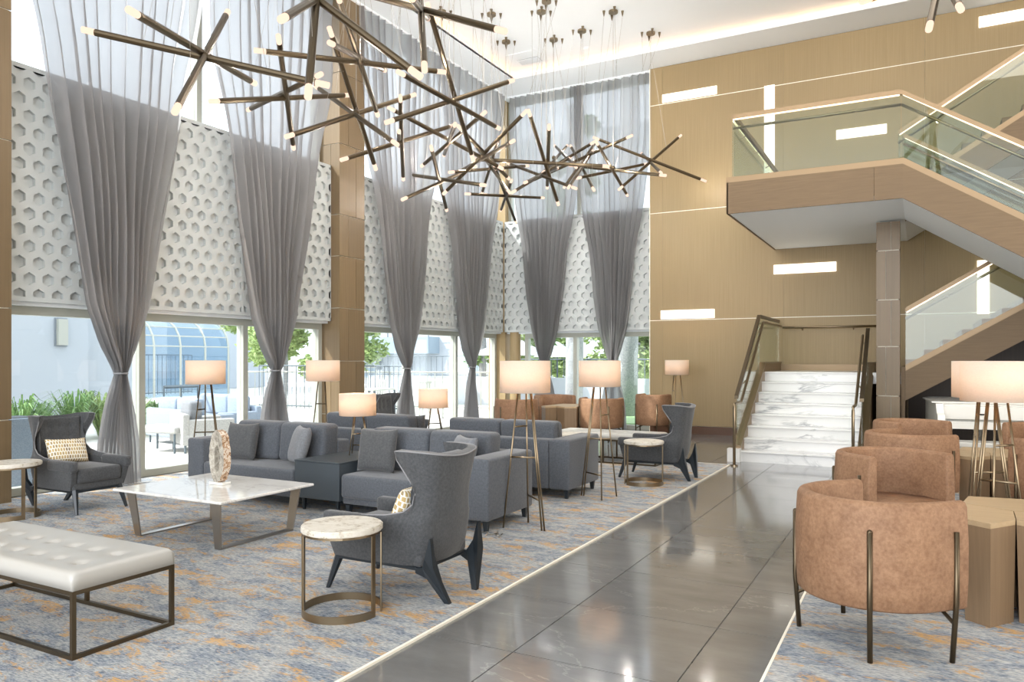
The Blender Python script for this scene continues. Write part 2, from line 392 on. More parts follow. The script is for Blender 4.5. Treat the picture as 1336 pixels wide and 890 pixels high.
# columns with cladding
def column(n, x0, x1, y0, y1, h, joints, split, faces):
    c = struct(n, None, box(x0 + .02, x1 - .02, y0 + .02, y1 - .02, 0, h), 'joint')
    z = [0] + joints + [h]
    for k in range(len(z) - 1):
        s = split[k % len(split)]; za, zb = z[k] + (.006 if k else 0), z[k + 1] - .006
        if 'x' in faces:   # face towards +X
            ym = y0 + (y1 - y0) * s
            for a, b2 in ((y0 + .02, ym - .003), (ym + .003, y1 - .001)): obj('panel', box(x1 - .019, x1, a, b2, za, zb), 'colwood', c)
        if 'y' in faces:
            xm = x0 + (x1 - x0) * s
            for a, b2 in ((x0, xm - .003), (xm + .003, x1)): obj('panel', box(a, b2, y0, y0 + .019, za, zb), 'colwood', c)
            obj('panel', box(x0, x0 + .019, y0 + .02, y1, za, zb), 'colwood', c)
    return c
J = [.0 + 1.35 * k for k in range(1, 6)]
column('column', -9.15, -8.6, 3.6, 4.59, 7.76, [.9, 2.1, 3.9, 5.3, 6.6], [.5, .4, .6], 'xy')
column('column', -9.15, -8.6, 9.81, 10.46, 7.76, [.62, 1.52, 2.42, 3.3, 4.0, 5.2, 6.4], [.35, .65], 'xy')
column('column', -.60, -.27, 13.14, 13.46, 3.70, [.98, 1.75, 2.48, 3.25], [.62, .40], 'xy')
bm = NB(); cyl(bm, (-8.55, 16.0, 0), (-8.55, 16.0, 2.2), .13, n=24); struct('column', None, bm, 'wallwood')
struct('wall_left', None, box(-9.2, -8.86, -7, 3.6, 0, 7.76), 'wallwood')

# window walls
struct('wall_spandrel', None, box(-9.2, -8.86, 4.5, 16.2, 2.16, 4.80), 'white_paint')
struct('wall_spandrel', None, box(-8.86, -5.07, 15.95, 16.3, 2.16, 4.80), 'white_paint')
struct('wall_corner', None, box(-9.2, -8.75, 15.86, 16.3, 0, 7.76), 'wallwood')
def window(n, axis, c, a, b2, zs, mull, label_glass='window_glass'):
    """axis 'x': plane x=c running along y"""
    w = struct(n)
    def bb(p0, p1, z0, z1, d0, d1):
        return box(c + d0, c + d1, p0, p1, z0, z1) if axis == 'x' else box(p0, p1, c + d0, c + d1, z0, z1)
    z0, z1 = zs
    obj('frame', bb(a, b2, z0, z0 + .09, -.08, .06), 'frame', w); obj('frame', bb(a, b2, z1 - .10, z1, -.08, .06), 'frame', w)
    for m_ in [a + .04] + mull + [b2 - .04]: obj('mullion', bb(m_ - .045, m_ + .045, z0 + .09, z1 - .1, -.08, .06), 'frame', w)
    ed = [a + .04] + mull + [b2 - .04]
    for i in range(len(ed) - 1):
        obj('pane', bb(ed[i] + .045, ed[i + 1] - .045, z0 + .09, z1 - .1, -.006, .006), 'glass', w)
window('window_1', 'x', -9.05, 4.59, 9.81, (0, 2.16), [6.42, 8.15])
window('window_2', 'x', -9.05, 10.46, 15.86, (0, 2.16), [12.3, 14.08])
window('window_3', 'x', -9.1, 4.59, 9.81, (4.80, 7.76), [7.36])
window('window_4', 'x', -9.1, 10.46, 15.86, (4.80, 7.76), [13.1])
window('window_5', 'y', 16.1, -8.3, -5.07, (0, 2.16), [-7.0])
window('window_6', 'y', 16.1, -8.75, -5.07, (4.80, 7.76), [-6.9])

# hexagon relief screens
def hexscreen(name, label, x_or_y, axis, a0, a1, z0, z1, seams):
    bm = NB(); P = .21; R = P / math.sqrt(3); r = .074; dep = .05
    cols = int((a1 - a0) / P) + 3; rows = int((z1 - z0) / (1.5 * R)) + 3
    def put(a, z, d):
        a = min(max(a, a0 + .012), a1 - .012); z = min(max(z, z0 + .05), z1 - .05)
        return bm.verts.new((x_or_y + d, a, z) if axis == 'x' else (a, x_or_y - d, z))
    for j in range(rows):
        for i in range(cols):
            ca = a0 + P * (i + (.5 if j % 2 else 0)) - .04; cz = z1 - .02 - 1.5 * R * j
            if ca - P / 2 > a1 or cz + R < z0 + .05: continue
            o_ = [put(ca + R * math.cos(PI / 6 + PI / 3 * k), cz + R * math.sin(PI / 6 + PI / 3 * k), 0) for k in range(6)]
            h_ = [put(ca + r * math.cos(PI / 6 + PI / 3 * k), cz + r * math.sin(PI / 6 + PI / 3 * k), 0) for k in range(6)]
            b_ = [put(ca + r * math.cos(PI / 6 + PI / 3 * k), cz + r * math.sin(PI / 6 + PI / 3 * k), -dep) for k in range(6)]
            for k in range(6):
                q = (k + 1) % 6
                bm.faces.new((o_[k], o_[q], h_[q], h_[k])); bm.faces.new((h_[k], h_[q], b_[q], b_[k]))
            bm.faces.new(b_)
    bmesh.ops.dissolve_degenerate(bm, dist=1e-5, edges=bm.edges[:])
    t = thing(name, label, 'wall panel', (0, 0, 0), 0, 'hexagon relief screens above the windows')
    me = obj('relief_face', bm, 'screen', t)
    fr = NB(); D = .06
    def bb(p0, p1, q0, q1, d0, d1): bx(fr, *((x_or_y + d0, x_or_y + d1, p0, p1, q0, q1) if axis == 'x' else (p0, p1, x_or_y - d1, x_or_y - d0, q0, q1)))
    bb(a0, a1, z0, z0 + .05, -D, .002); bb(a0, a1, z1 - .05, z1, -D, .002); bb(a0, a0 + .012, z0, z1, -D, .002); bb(a1 - .012, a1, z0, z1, -D, .002)
    for s in seams: bb(s - .02, s + .02, z0, z1, -.02, .003)
    obj('border', fr, 'screen', t)
hexscreen('relief_screen', 'white hexagon relief screen over the windows left of the brown column', -8.78, 'x', 4.60, 9.80, 2.20, 4.84, [7.9])
hexscreen('relief_screen', 'white hexagon relief screen over the windows right of the brown column', -8.78, 'x', 10.47, 15.80, 2.20, 4.84, [13.6])
hexscreen('relief_screen', 'white hexagon relief screen on the far window wall', 15.84, 'y', -8.76, -5.09, 2.20, 4.84, [])

# =================== CURTAINS ===================
PROF = [(0, .31), (.5, .275), (.9, .2), (1.2, .12), (1.38, .066), (1.52, .12), (1.72, .235), (2.17, .42), (3.09, .60), (4.0, .77), (4.9, .98), (5.6, 1.12), (6.4, 1.22), (7.7, 1.27)]
def interp(z, sc_):
    for (a, x), (b2, y) in zip(PROF, PROF[1:]):
        if a <= z <= b2:
            t = (z - a) / (b2 - a); w = x + (y - x) * t; break
    else: w = PROF[-1][1]
    return w * (sc_ if z > 1.6 else (1 + (sc_ - 1) * max(0, (z - 1.38) / .22)))
def curtain(label, axis, plane, tie, top, sc_, ph, nf=12):
    t = thing('curtain', label, 'curtain', (0, 0, 0), 0, 'floor length sheer curtains tied at the waist')
    bm = NB(); nu, nv = 170, 74; rnd = random.Random(ph)
    fz = [rnd.uniform(-.5, .5) for _ in range(60)]; fa = [rnd.uniform(.55, 1.35) for _ in range(60)]
    grid = []
    for j in range(nv + 1):
        z = .02 + 7.70 * j / nv; row = []
        if 1.2 < z < 1.6: pass
        w = interp(z, sc_); c = tie + (top - tie) * min(1, max(0, (z - 1.38) / 6.3)) ** .9
        amp = .085 + .02 * min(1, max(0, (2.6 - z) / 1.2)) if z > 1.38 else .055
        g = max(0, 1 - abs(z - 1.38) / .35); amp = amp * (1 - .35 * g)
        for i in range(nu + 1):
            s = 2 * i / nu - 1
            x = (s + 1) / 2 * nf; k = int(x) % 60; fr = x - int(x)
            ph1 = x + .16 * math.sin(x * 1.31 + ph) + .10 * math.sin(z * .8 + x * .5)
            a = .95 * amp * (fa[k] * (1 - fr) + fa[(k + 1) % 60] * fr)
            d = a * math.sin(2 * PI * ph1) + .02 * math.sin(z * 2.3 + s * 5 + ph)
            lat = c + w * s * (1 + .02 * math.sin(z * 3.1 + ph)) + .55 * w / nf * math.sin(4 * PI * ph1) * .35
            if g: d += .05 * g * math.sqrt(max(0, 1 - s * s))
            row.append(bm.verts.new((plane + d, lat, z) if axis == 'x' else (lat, plane - d, z)))
        grid.append(row)
    for j in range(nv):
        for i in range(nu): bm.faces.new((grid[j][i], grid[j][i + 1], grid[j + 1][i + 1], grid[j + 1][i]))
    obj('cloth', bm, 'curtain', t, True)
    tb = NB(); pts = []
    for k in range(24):
        a = 2 * PI * k / 24; l, d = tie + .074 * math.cos(a), .075 * math.sin(a) + .02
        pts.append((plane + d, l, 1.38) if axis == 'x' else (l, plane - d, 1.38))
    tube(tb, pts, .012, 6, True); obj('tieback', tb, 'piping', t, True)
    return t
curtain('sheer grey curtain nearest the camera behind the left wing chair', 'x', -8.56, 5.81, 5.82, .98, 1)
curtain('sheer grey curtain just left of the brown column', 'x', -8.56, 8.31, 8.36, 1.02, 2)
curtain('sheer grey curtain just right of the brown column', 'x', -8.60, 11.67, 11.62, 1.02, 3)
curtain('sheer grey curtain on the side wall by the room corner', 'x', -8.60, 14.06, 14.15, 1.03, 4)
curtain('sheer grey curtain on the far wall by the room corner', 'y', 15.70, -7.62, -7.62, .75, 5, 11)
curtain('sheer grey curtain against the tan wall edge', 'y', 15.70, -5.95, -5.98, .74, 6, 11)
rl = NB(); bx(rl, -8.62, -8.56, 4.6, 15.7, 7.72, 7.76); bx(rl, -8.6, -5.1, 15.67, 15.73, 7.72, 7.76)
tag(obj('curtain_track', rl, 'white_paint'), 'slim white curtain track along the ceiling edge', 'track')
# =================== STAIRCASE ===================
st = thing('staircase', 'white marble steps with bronze stringers rising to the low landing', 'staircase', (0, 0, 0))
Y0, RIS, GO = 11.71, .167, .2985
sx0, sx1 = -2.40, -.77
for k in range(8):
    y = Y0 + GO * k; z = RIS * k
    s = obj('step', box(sx0, sx1, y + .02, y + GO + .03 if k < 7 else 15.57, z, z + RIS - .03), 'marble', st)
    obj('tread', rbox(sx0, sx1, y - .005, y + GO + .018 if k < 7 else 15.57, z + RIS - .03, z + RIS, .006, 1), 'marble', s)
LZ = 8 * RIS
def slope_poly(y0, z0, y1, z1, th): return [(y0, z0), (y1, z1), (y1, z1 + th), (y0, z0 + th)]
for xa, xb, nm in ((-2.50, -2.40, 'stringer'), (-.77, -.67, 'stringer')):
    bm = NB(); prism(bm, [(Y0 + .05, 0.0), (Y0 + .05, .22), (13.85, LZ + .14), (15.58, LZ + .14), (15.58, 0.0)], xa, xb, 'x')
    s = obj(nm, bm, 'stairmetal', st)
    bm = NB(); prism(bm, [(Y0 + .05, .22), (13.85, LZ + .14), (15.58, LZ + .14), (15.58, LZ + .165), (13.84, LZ + .165), (Y0 + .05, .245)], xa - .012, xb + .012, 'x')
    obj('cap', bm, 'bronze', s)
obj('plinth', box(-2.57, -2.385, 11.62, 11.76, 0, .20), 'marble', st, label='white marble end block')
obj('plinth', box(-.785, -.65, 11.62, 11.76, 0, .20), 'marble', st, label='white marble end block')
obj('landing_skirting', box(-2.4, -.3, 15.56, 15.585, LZ, LZ + .12), 'stairmetal', st)
# landing slab continues right to flight two
obj('landing', box(-.67, -.2, 13.5, 15.57, LZ - .18, LZ), 'marble', st)
# --- glass balustrade of the low stair
for xc_, lb in ((-2.45, 'glass balustrade along the left edge of the marble steps'), (-.72, 'glass balustrade along the right edge of the marble steps')):
    t = thing('balustrade', lb, 'railing', (0, 0, 0), 0, 'glass balustrades')
    y1 = 13.52 if xc_ < -2 else 13.14
    zt = lambda y: .98 + (y - 11.72) * .735
    bm = NB(); prism(bm, [(11.74, .26), (y1, .26 + (y1 - 11.74) * .56), (y1, zt(y1) - .02), (11.74, .96)], xc_ - .007, xc_ + .007, 'x'); obj('glass_pane', bm, 'rglass', t)
    bm = NB(); prism(bm, [(11.70, .95), (y1 + .02, zt(y1) - .03), (y1 + .02, zt(y1) + .02), (11.70, 1.0)], xc_ - .028, xc_ + .028, 'x'); obj('top_rail', bm, 'bronze_d', t)
    if xc_ < -2:
        obj('glass_pane', box(xc_ - .007, xc_ + .007, y1 + .01, 15.57, LZ + .16, zt(y1) - .02), 'rglass', t)
        obj('top_rail', box(xc_ - .028, xc_ + .028, y1 + .02, 15.57, zt(y1) - .03, zt(y1) + .02), 'bronze_d', t)
    hx = xc_ + (.075 if xc_ < -2 else -.075)
    bm = NB(); tube(bm, [(hx, 11.2, .0), (hx, 11.2, .86), (hx, 11.22, .90), (hx, 11.27, .905), (hx, 11.66, .905), (hx, 11.72, .93), (hx, y1 - .02, .93 + (y1 - 11.74) * .70), (hx, y1 + .05, .95 + (y1 - 11.74) * .70)] + ([(hx, 15.4, .95 + (y1 - 11.74) * .70)] if xc_ < -2 else []), .021, 8)
    h = obj('handrail', bm, 'bronze', t, True)
    bm = NB(); cyl(bm, (hx, 11.2, .0), (hx, 11.2, .02), .05, n=16); obj('floor_flange', bm, 'bronze', h)
    for q in (.25, .6, .92):
        y = 11.74 + (y1 - 11.74) * q; bm = NB(); cyl(bm, (xc_, y, .86 + (y - 11.74) * .7), (hx, y, .93 + (y - 11.74) * .7), .012, n=8); obj('bracket', bm, 'bronze', h)
t = thing('wall_handrail', 'thin bronze handrail fixed across the tan wall behind the landing', 'handrail', (0, 0, 0))
bm = NB(); tube(bm, [(-2.36, 15.50, 2.17), (-.66, 15.50, 2.17)], .02, 8); obj('rail', bm, 'bronze', t, True)
for x in (-2.0, -1.1): bm = NB(); cyl(bm, (x, 15.6, 2.12), (x, 15.5, 2.16), .012, n=8); obj('bracket', bm, 'bronze', t)

# --- upper balcony and flights
ub = thing('upper_staircase', 'brown veneered upper landing and flights with white soffits', 'staircase', (0, 0, 0))
XB0, XB1, YB = -2.52, -.2, 11.37
SL = .655
def pr_y(poly, y0, y1, m, nm, par=ub, **k):
    bm = NB(); prism(bm, poly, y0, y1, 'y'); return obj(nm, bm, m, par, **k)
obj('landing_soffit', box(XB0 + .02, XB1, YB + .03, 15.58, 3.72, 3.78), 'white_paint', ub)
obj('landing_slab', box(XB0 + .02, XB1, YB + .05, 15.58, 3.78, 4.2), 'stairwood', ub)
obj('fascia', box(XB0, -.55, YB - .0, YB + .028, 3.71, 4.17), 'stairwood', ub)
obj('fascia', box(-.546, XB1, YB - .0, YB + .028, 3.71, 4.17), 'stairwood', ub)
obj('fascia', box(XB0 - .006, XB0 + .018, YB + .0, 15.58, 3.71, 4.17), 'stairwood', ub)
obj('trim_cap', box(XB0 - .02, XB1, YB + .045, YB + .12, 4.17, 4.26), 'stairmetal', ub)
obj('trim_cap', box(XB0 + .05, XB0 + .13, YB + .12, 15.58, 4.17, 4.26), 'stairmetal', ub)
RUN = 2.3
def fdesc(z0, x0=XB1, s=-SL): return lambda x: z0 + s * (x - x0)
# flight three (front, descends to the right)
def flight(yf, yb, za, zb, asc, cap_front=True, cap_back=True, led=True):
    """za: floor height at x=XB1; slope sign asc"""
    s = asc; xe = XB1 + RUN
    F_ = lambda x, dz: za + dz + s * (x - XB1)
    pr_y([(XB1, F_(XB1, -.49)), (xe, F_(xe, -.49)), (xe, F_(xe, -.43)), (XB1, F_(XB1, -.43))], yf + .03, yb - .03, 'white_paint', 'flight_soffit')
    n = 9
    for k in range(n):
        x0 = XB1 + RUN * k / n; x1 = XB1 + RUN * (k + 1) / n
        zt = za + s * RUN * ((k + 1) / n if s > 0 else k / n) - (0 if s > 0 else .16)
        zt = min(zt, max(F_(x0, 0), F_(x1, 0)))
        obj('step', box(x0, x1, yf + .06, yb - .06, max(F_(x0, -.43), F_(x1, -.43)) + .002, zt), 'stairwood', ub)
    for yy, on in ((yf, cap_front), (yb - .03, cap_back)):
        if not on: continue
        pr_y([(XB1, F_(XB1, -.49)), (xe, F_(xe, -.49)), (xe, F_(xe, -.03)), (XB1, F_(XB1, -.03))], yy, yy + .028, 'stairwood', 'stringer')
        pr_y([(XB1, F_(XB1, -.03)), (xe, F_(xe, -.03)), (xe, F_(xe, .065)), (XB1, F_(XB1, .065))], yy + (.04 if yy == yf else -.05), yy + (.12 if yy == yf else .02), 'stairmetal', 'trim_cap')
flight(YB, 13.17, 4.20, 0, -SL)
flight(13.30, 15.56, LZ + .06, 0, .60)
flight(13.30, 15.56, 4.20, 0, .62, True, True)
obj('end_panel', box(XB1 - .06, XB1 - .002, 13.31, 15.56, 0, LZ + .1), 'stairwood', ub)
obj('landing_slab', box(XB1 + RUN, XB1 + RUN + 1.6, YB, 15.56, 2.35, 2.72), 'stairwood', ub)
bm = NB(); prism(bm, [(-.18, 0), (-.18, .92), (2.1, 2.2), (5.9, 2.2), (5.9, 0)], 15.57, 15.598, 'y'); wr = struct('wall_recess', None, bm, 'recess')  # alcove back wall, shadow under the flight painted in by the darkened veneer
wr = struct('wall_recess', None, box(2.2, 2.25, 13.4, 15.56, 0, 2.2), 'recess')  # alcove side wall in the same shade-darkened veneer
# glass rails: cap + led + glass + handrail
def glassrail(label, pts, y, toward, h0=.07, h1=.95, plate=True, axis='x', ends=()):
    t = thing('balustrade', label, 'railing', (0, 0, 0), 0, 'glass balustrades')
    f = (lambda a, z, d: (a, y + d, z)) if axis == 'x' else (lambda a, z, d: (y + d, a, z))
    for (a0, z0), (a1, z1) in zip(pts, pts[1:]):
        ax = 'y' if axis == 'x' else 'x'
        bm = NB(); prism(bm, [(a0 + .004, z0 + h0), (a1 - .004, z1 + h0), (a1 - .004, z1 + h1 - .03), (a0 + .004, z0 + h1 - .03)], y - .007, y + .007, ax); obj('glass_pane', bm, 'rglass', t)
        bm = NB(); prism(bm, [(a0, z0 + h1 - .03), (a1, z1 + h1 - .03), (a1, z1 + h1 + .035), (a0, z0 + h1 + .035)], y - .032, y + .032, ax); tr_ = obj('top_rail', bm, 'stairmetal', t)
        bm = NB(); prism(bm, [(a0 + .02, z0 + h1 - .046), (a1 - .02, z1 + h1 - .046), (a1 - .02, z1 + h1 - .031), (a0 + .02, z0 + h1 - .031)], y - .030, y - .012, ax); obj('led_strip', bm, 'led', tr_)
        bm = NB(); p = Vector(f(a0, z0 + h1 - .14, toward * .075)); q = Vector(f(a1, z1 + h1 - .14, toward * .075)); tube(bm, [p, q], .02, 8); h = obj('handrail', bm, 'bronze', t, True)
        n = max(1, int(abs(a1 - a0) / .85))
        for k in range(n):
            w = (k + .5) / n; c = p.lerp(q, w); bm = NB(); e = Vector(f(0, 0, 0)); e2 = Vector(f(0, 0, toward * .075)); cyl(bm, c, c - (e2 - e) + Vector((0, 0, -.035)), .011, n=8); obj('bracket', bm, 'bronze', h)
    return t
glassrail('glass balustrade along the balcony edge and down the front upper flight', [(XB0 + .06, 4.2), (XB1 - .02, 4.2), (XB1 + RUN, 4.2 - SL * RUN)], YB + .08, 1)
glassrail('glass balustrade on the inner side of the front upper flight', [(XB1 - .02, 4.05), (XB1 + RUN, 4.05 - SL * RUN)], 13.12, -1)
glassrail('glass balustrade of the top flight climbing right along the tan wall', [(XB1 - .1, 4.17), (XB1 + RUN, 4.17 + .62 * RUN)], 13.36, 1)
glassrail('glass balustrade of the flight above the white piano', [(XB1, LZ + .04), (XB1 + RUN, LZ + .04 + .6 * RUN)], 13.36, 1)
glassrail('short glass return balustrade at the left end of the balcony', [(YB + .1, 4.2), (15.57, 4.2)], XB0 + .09, 1, axis='y')

# =================== SEATING ===================
def legs_block(t, pts, h, r=.028, m='darkwood', top=.03):
    for x, y in pts:
        bm = NB(); bmesh.ops.create_cone(bm, cap_ends=True, segments=4, radius1=r * .8, radius2=r * 1.3, depth=h, matrix=Matrix.Translation((x, y, h / 2)) @ Matrix.Rotation(PI / 4, 4, 'Z')); obj('leg', bm, m, t)
Z0 = .012
def sofa(label, loc, rz, W, arm):
    t = thing('sofa', label, 'sofa', (*loc, Z0), rz, 'grey-blue two seat sofas back to back')
    D = .88; aw = .25; b = .10
    a0, a1 = (aw, W) if arm == 'L' else (0, W - aw)
    obj('arm', rbox(0 if arm == 'L' else W - aw, aw if arm == 'L' else W, 0, D, b, .655, .028), 'sofa', t, True)
    obj('base', rbox(a0 + .003, a1 - .003, .04, D - .20, b + .01, .22, .01), 'sofa', t, True)
    obj('back_frame', rbox(a0 + .003, a1 - .003, D - .2, D, b, .645, .022), 'sofa', t, True)
    obj('seat', rbox(a0 + .005, a1 - .005, .0, D - .22, .17, .405, .035, 4), 'sofa', t, True)
    n = 2; w = (a1 - a0) / n
    for k in range(n):
        bm = rbox(a0 + w * k + .006, a0 + w * (k + 1) - .006, D - .44, D - .20, .41, .83, .05, 4)
        for v in bm.verts:
            v.co.y += -(v.co.z - .41) * -.10
            cxk = a0 + w * (k + .5); u = (v.co.x - cxk) / (w / 2); q = (v.co.z - .62) / .21
            e = max(0, 1 - u * u) * max(0, 1 - q * q)
            if v.co.y < D - .33: v.co.y -= .03 * e
        obj('back_cushion', bm, 'sofa', t, True)
    legs_block(t, [(.06, .07), (W - .06, .07), (.06, D - .07), (W - .06, D - .07)], b)
    return t
sofa('grey-blue sofa facing the marble coffee table, left of the dark cube table', (-7.26, 5.74), 0, 1.61, 'L')
sofa('grey-blue sofa behind the near wing chair, right of the dark cube table', (-5.03, 5.74), 0, 1.69, 'R')
sofa('grey-blue sofa seen from behind next to the second near floor lamp', (-3.37, 8.43), PI, 1.69, 'L')
sofa('grey-blue sofa seen from behind the left sofa, nearer the windows', (-5.66, 8.43), PI, 1.61, 'R')
def pillow(label, loc, rz, tilt, w=.42, m='pillow', group='grey scatter cushions on the sofas', t=.16, h=None, cat='cushion', roll=0):
    o = obj('scatter_cushion', puff(w, h or w, t, uv=True), m, None, True); tag(o, label, cat, group)
    o.location = loc; o.rotation_euler = (tilt, roll, rz); return o
pillow('dark grey scatter cushion at the left end of the left sofa', (-6.72, 6.0, .425), .12, .22 * -1)
pillow('pale grey scatter cushion turned edge-on beside the dark cube table', (-5.92, 6.03, .425), -.55, -.28, m='pillow_l')
pillow('dark grey scatter cushion leaning beside the cube table on the right sofa', (-4.78, 5.98, .425), .10, -.18, .44)
pillow('pale grey scatter cushion by the arm behind the wing chair', (-3.84, 6.0, .425), -.6, -.3, m='pillow_l')
pillow('dark grey scatter cushion poking past the back of the second sofa', (-3.78, 7.93, .425), PI - .3, -.2)
pillow('dark grey scatter cushion at the end of the sofa nearer the windows', (-5.83, 8.05, .425), PI + .3, -.2)

def cube_table(label, x, y):
    t = thing('cube_table', label, 'side table', (x, y, Z0), 0, 'dark cube tables between sofas')
    obj('body', rbox(0, .59, 0, .86, .13, .50, .004, 1), 'block', t); obj('top', rbox(-.003, .593, -.003, .863, .501, .513, .003, 1), 'block', t)
    legs_block(t, [(.07, .07), (.52, .07), (.07, .79), (.52, .79)], .13, .02)
cube_table('dark grey cube table between the two nearest sofas', -5.635, 5.745)
cube_table('dark grey cube table between the two sofas seen from behind', -5.655, 7.56)

# wing chair, local front = +x
def wing_chair(label, loc, rz):
    t = thing('wing_chair', label, 'armchair', (*loc, Z0), rz, 'charcoal wing chairs')
    rows = [(.235, .38, -.31, .285), (.32, .41, -.345, .295), (.42, .435, -.36, .305), (.50, .445, -.368, .305), (.515, .36, -.372, .30), (.525, .15, -.375, .295), (.54, -.05, -.378, .285), (.57, -.18, -.382, .275),
            (.62, -.245, -.388, .265), (.69, -.262, -.395, .262), (.76, -.235, -.405, .268), (.83, -.185, -.415, .278), (.90, -.14, -.425, .288), (.955, -.125, -.432, .292)]
    n = 14; bm = NB(); G = []; edge = []
    for z, xf, xb, hw in rows:
        R = .13; pts = []
        for k in range(n + 1): pts.append((xf + (xb + R - xf) * k / n, -hw - .012 * math.sin(PI * k / n) ))
        for k in range(1, 7): a = PI / 2 * k / 6; pts.append((xb + R - R * math.sin(a), -hw + R - R * math.cos(a)))
        for k in range(1, 9): pts.append((xb - .02 * math.sin(PI * k / 9), -hw + R + (2 * hw - 2 * R) * k / 9))
        right = [(x, -y) for x, y in pts[:n + 7]][::-1]
        pts += right
        top = z > .94
        G.append([bm.verts.new((x, y, z + (.0 if not top else -.035 * (1 - abs(y / hw) ** 2)))) for x, y in pts]); edge.append((xf, hw, z))
    for r0, r1 in zip(G, G[1:]):
        for a in range(len(r0) - 1): bm.faces.new((r0[a], r0[a + 1], r1[a + 1], r1[a]))
    toppts = [tuple(v.co) for v in G[-1]]
    s = obj('shell', bm, 'chairfab', t, True)
    md = s.modifiers.new('s', 'SOLIDIFY'); md.thickness = .055; md.offset = 1 if False else -1; md.use_even_offset = False
    md2 = s.modifiers.new('b', 'BEVEL'); md2.width = .012; md2.segments = 2
    L1 = [(x, -w - .004, z) for x, w, z in edge[2:]]; L2 = [(x, w + .004, z) for x, w, z in edge[2:]][::-1]
    bm = NB(); tube(bm, L1 + toppts[1:-1] + L2, .0052, 5); obj('piping', bm, 'piping', t, True)
    for sy in (-1, 1):
        obj('arm_pad', rbox(.05, .46, sy * .285 - .042, sy * .285 + .042, .42, .53, .028), 'chairfab', t, True)
    obj('seat_cushion', rbox(-.30, .43, -.235, .235, .30, .445, .035, 4), 'chairfab', t, True)
    obj('seat_base', rbox(-.31, .40, -.27, .27, .23, .31, .02), 'chairfab', t, True)
    # inner tufted back pad
    bm = NB(); NX, NZ = 22, 22; gg = []
    for i in range(NX + 1):
        rr = []
        for j in range(NZ + 1):
            y = -.22 + .44 * i / NX; z = .42 + .50 * j / NZ
            dp = sum(math.exp(-((y - by) ** 2 + (z - bz) ** 2) / .0012) for by in (-.11, .0, .11) for bz in (.72, .82))
            rr.append(bm.verts.new((-.275 - (z - .42) * .10 - .022 * min(1, dp) - .25 * y * y * -1.2, y, z)))
        gg.append(rr)
    for i in range(NX):
        for j in range(NZ): bm.faces.new((gg[i][j], gg[i + 1][j], gg[i + 1][j + 1], gg[i][j + 1]))
    p = obj('back_pad', bm, 'chairfab', t, True); q = p.modifiers.new('s', 'SOLIDIFY'); q.thickness = .07; q.offset = 0
    obj('base_rail', rbox(-.31, .39, -.26, .26, .205, .232, .005, 1), 'darkwood', t)
    for sy in (-1, 1):
        bm = NB()   # rear blade leg: foot, shoulder, pointed tip against the shell
        prof = [(-.462, 0), (-.425, 0), (-.345, .165), (-.27, .195), (-.27, .228), (-.325, .232), (-.36, .30), (-.395, .43), (-.402, .43), (-.425, .25)]
        prism(bm, prof, -.016, .016, 'y')
        for v in bm.verts:
            k = max(0, min(1, v.co.z / .2)); v.co.y += sy * (.165 + .095 * k + (.028 if v.co.z > .24 else 0))
        obj('leg', bm, 'darkwood', t)
        bm = NB(); a = (.455, sy * .265, 0); b2 = (.375, sy * .235, .235)
        cyl(bm, a, b2, .016, .032, 6); obj('leg', bm, 'darkwood', t)
    return t
wing_chair('charcoal wing chair in the middle turned to the coffee table, back to the camera', (-3.06, 4.16), PI)
wing_chair('charcoal wing chair facing right beside the nearest curtain', (-7.76, 4.77), 0)
wing_chair('charcoal wing chair far back beside the pale bench and stairs', (-3.0, 9.61), PI)
wing_chair('charcoal wing chair by the brown column, only its wing tip above the lamp', (-7.75, 10.25), 0)
def lumbar(label, loc, rz, tilt, roll=0):
    return pillow(label, loc, rz, tilt, w=.44, h=.28, m='lumbar', group='patterned lumbar cushions', t=.13, roll=roll)
lumbar('gold and white patterned lumbar cushion on the left wing chair', (-7.86, 4.77, .455), PI / 2, -.38, .05)
lumbar('gold and white patterned lumbar cushion on the middle wing chair', (-3.03, 4.14, .455), -PI / 2, -.42)

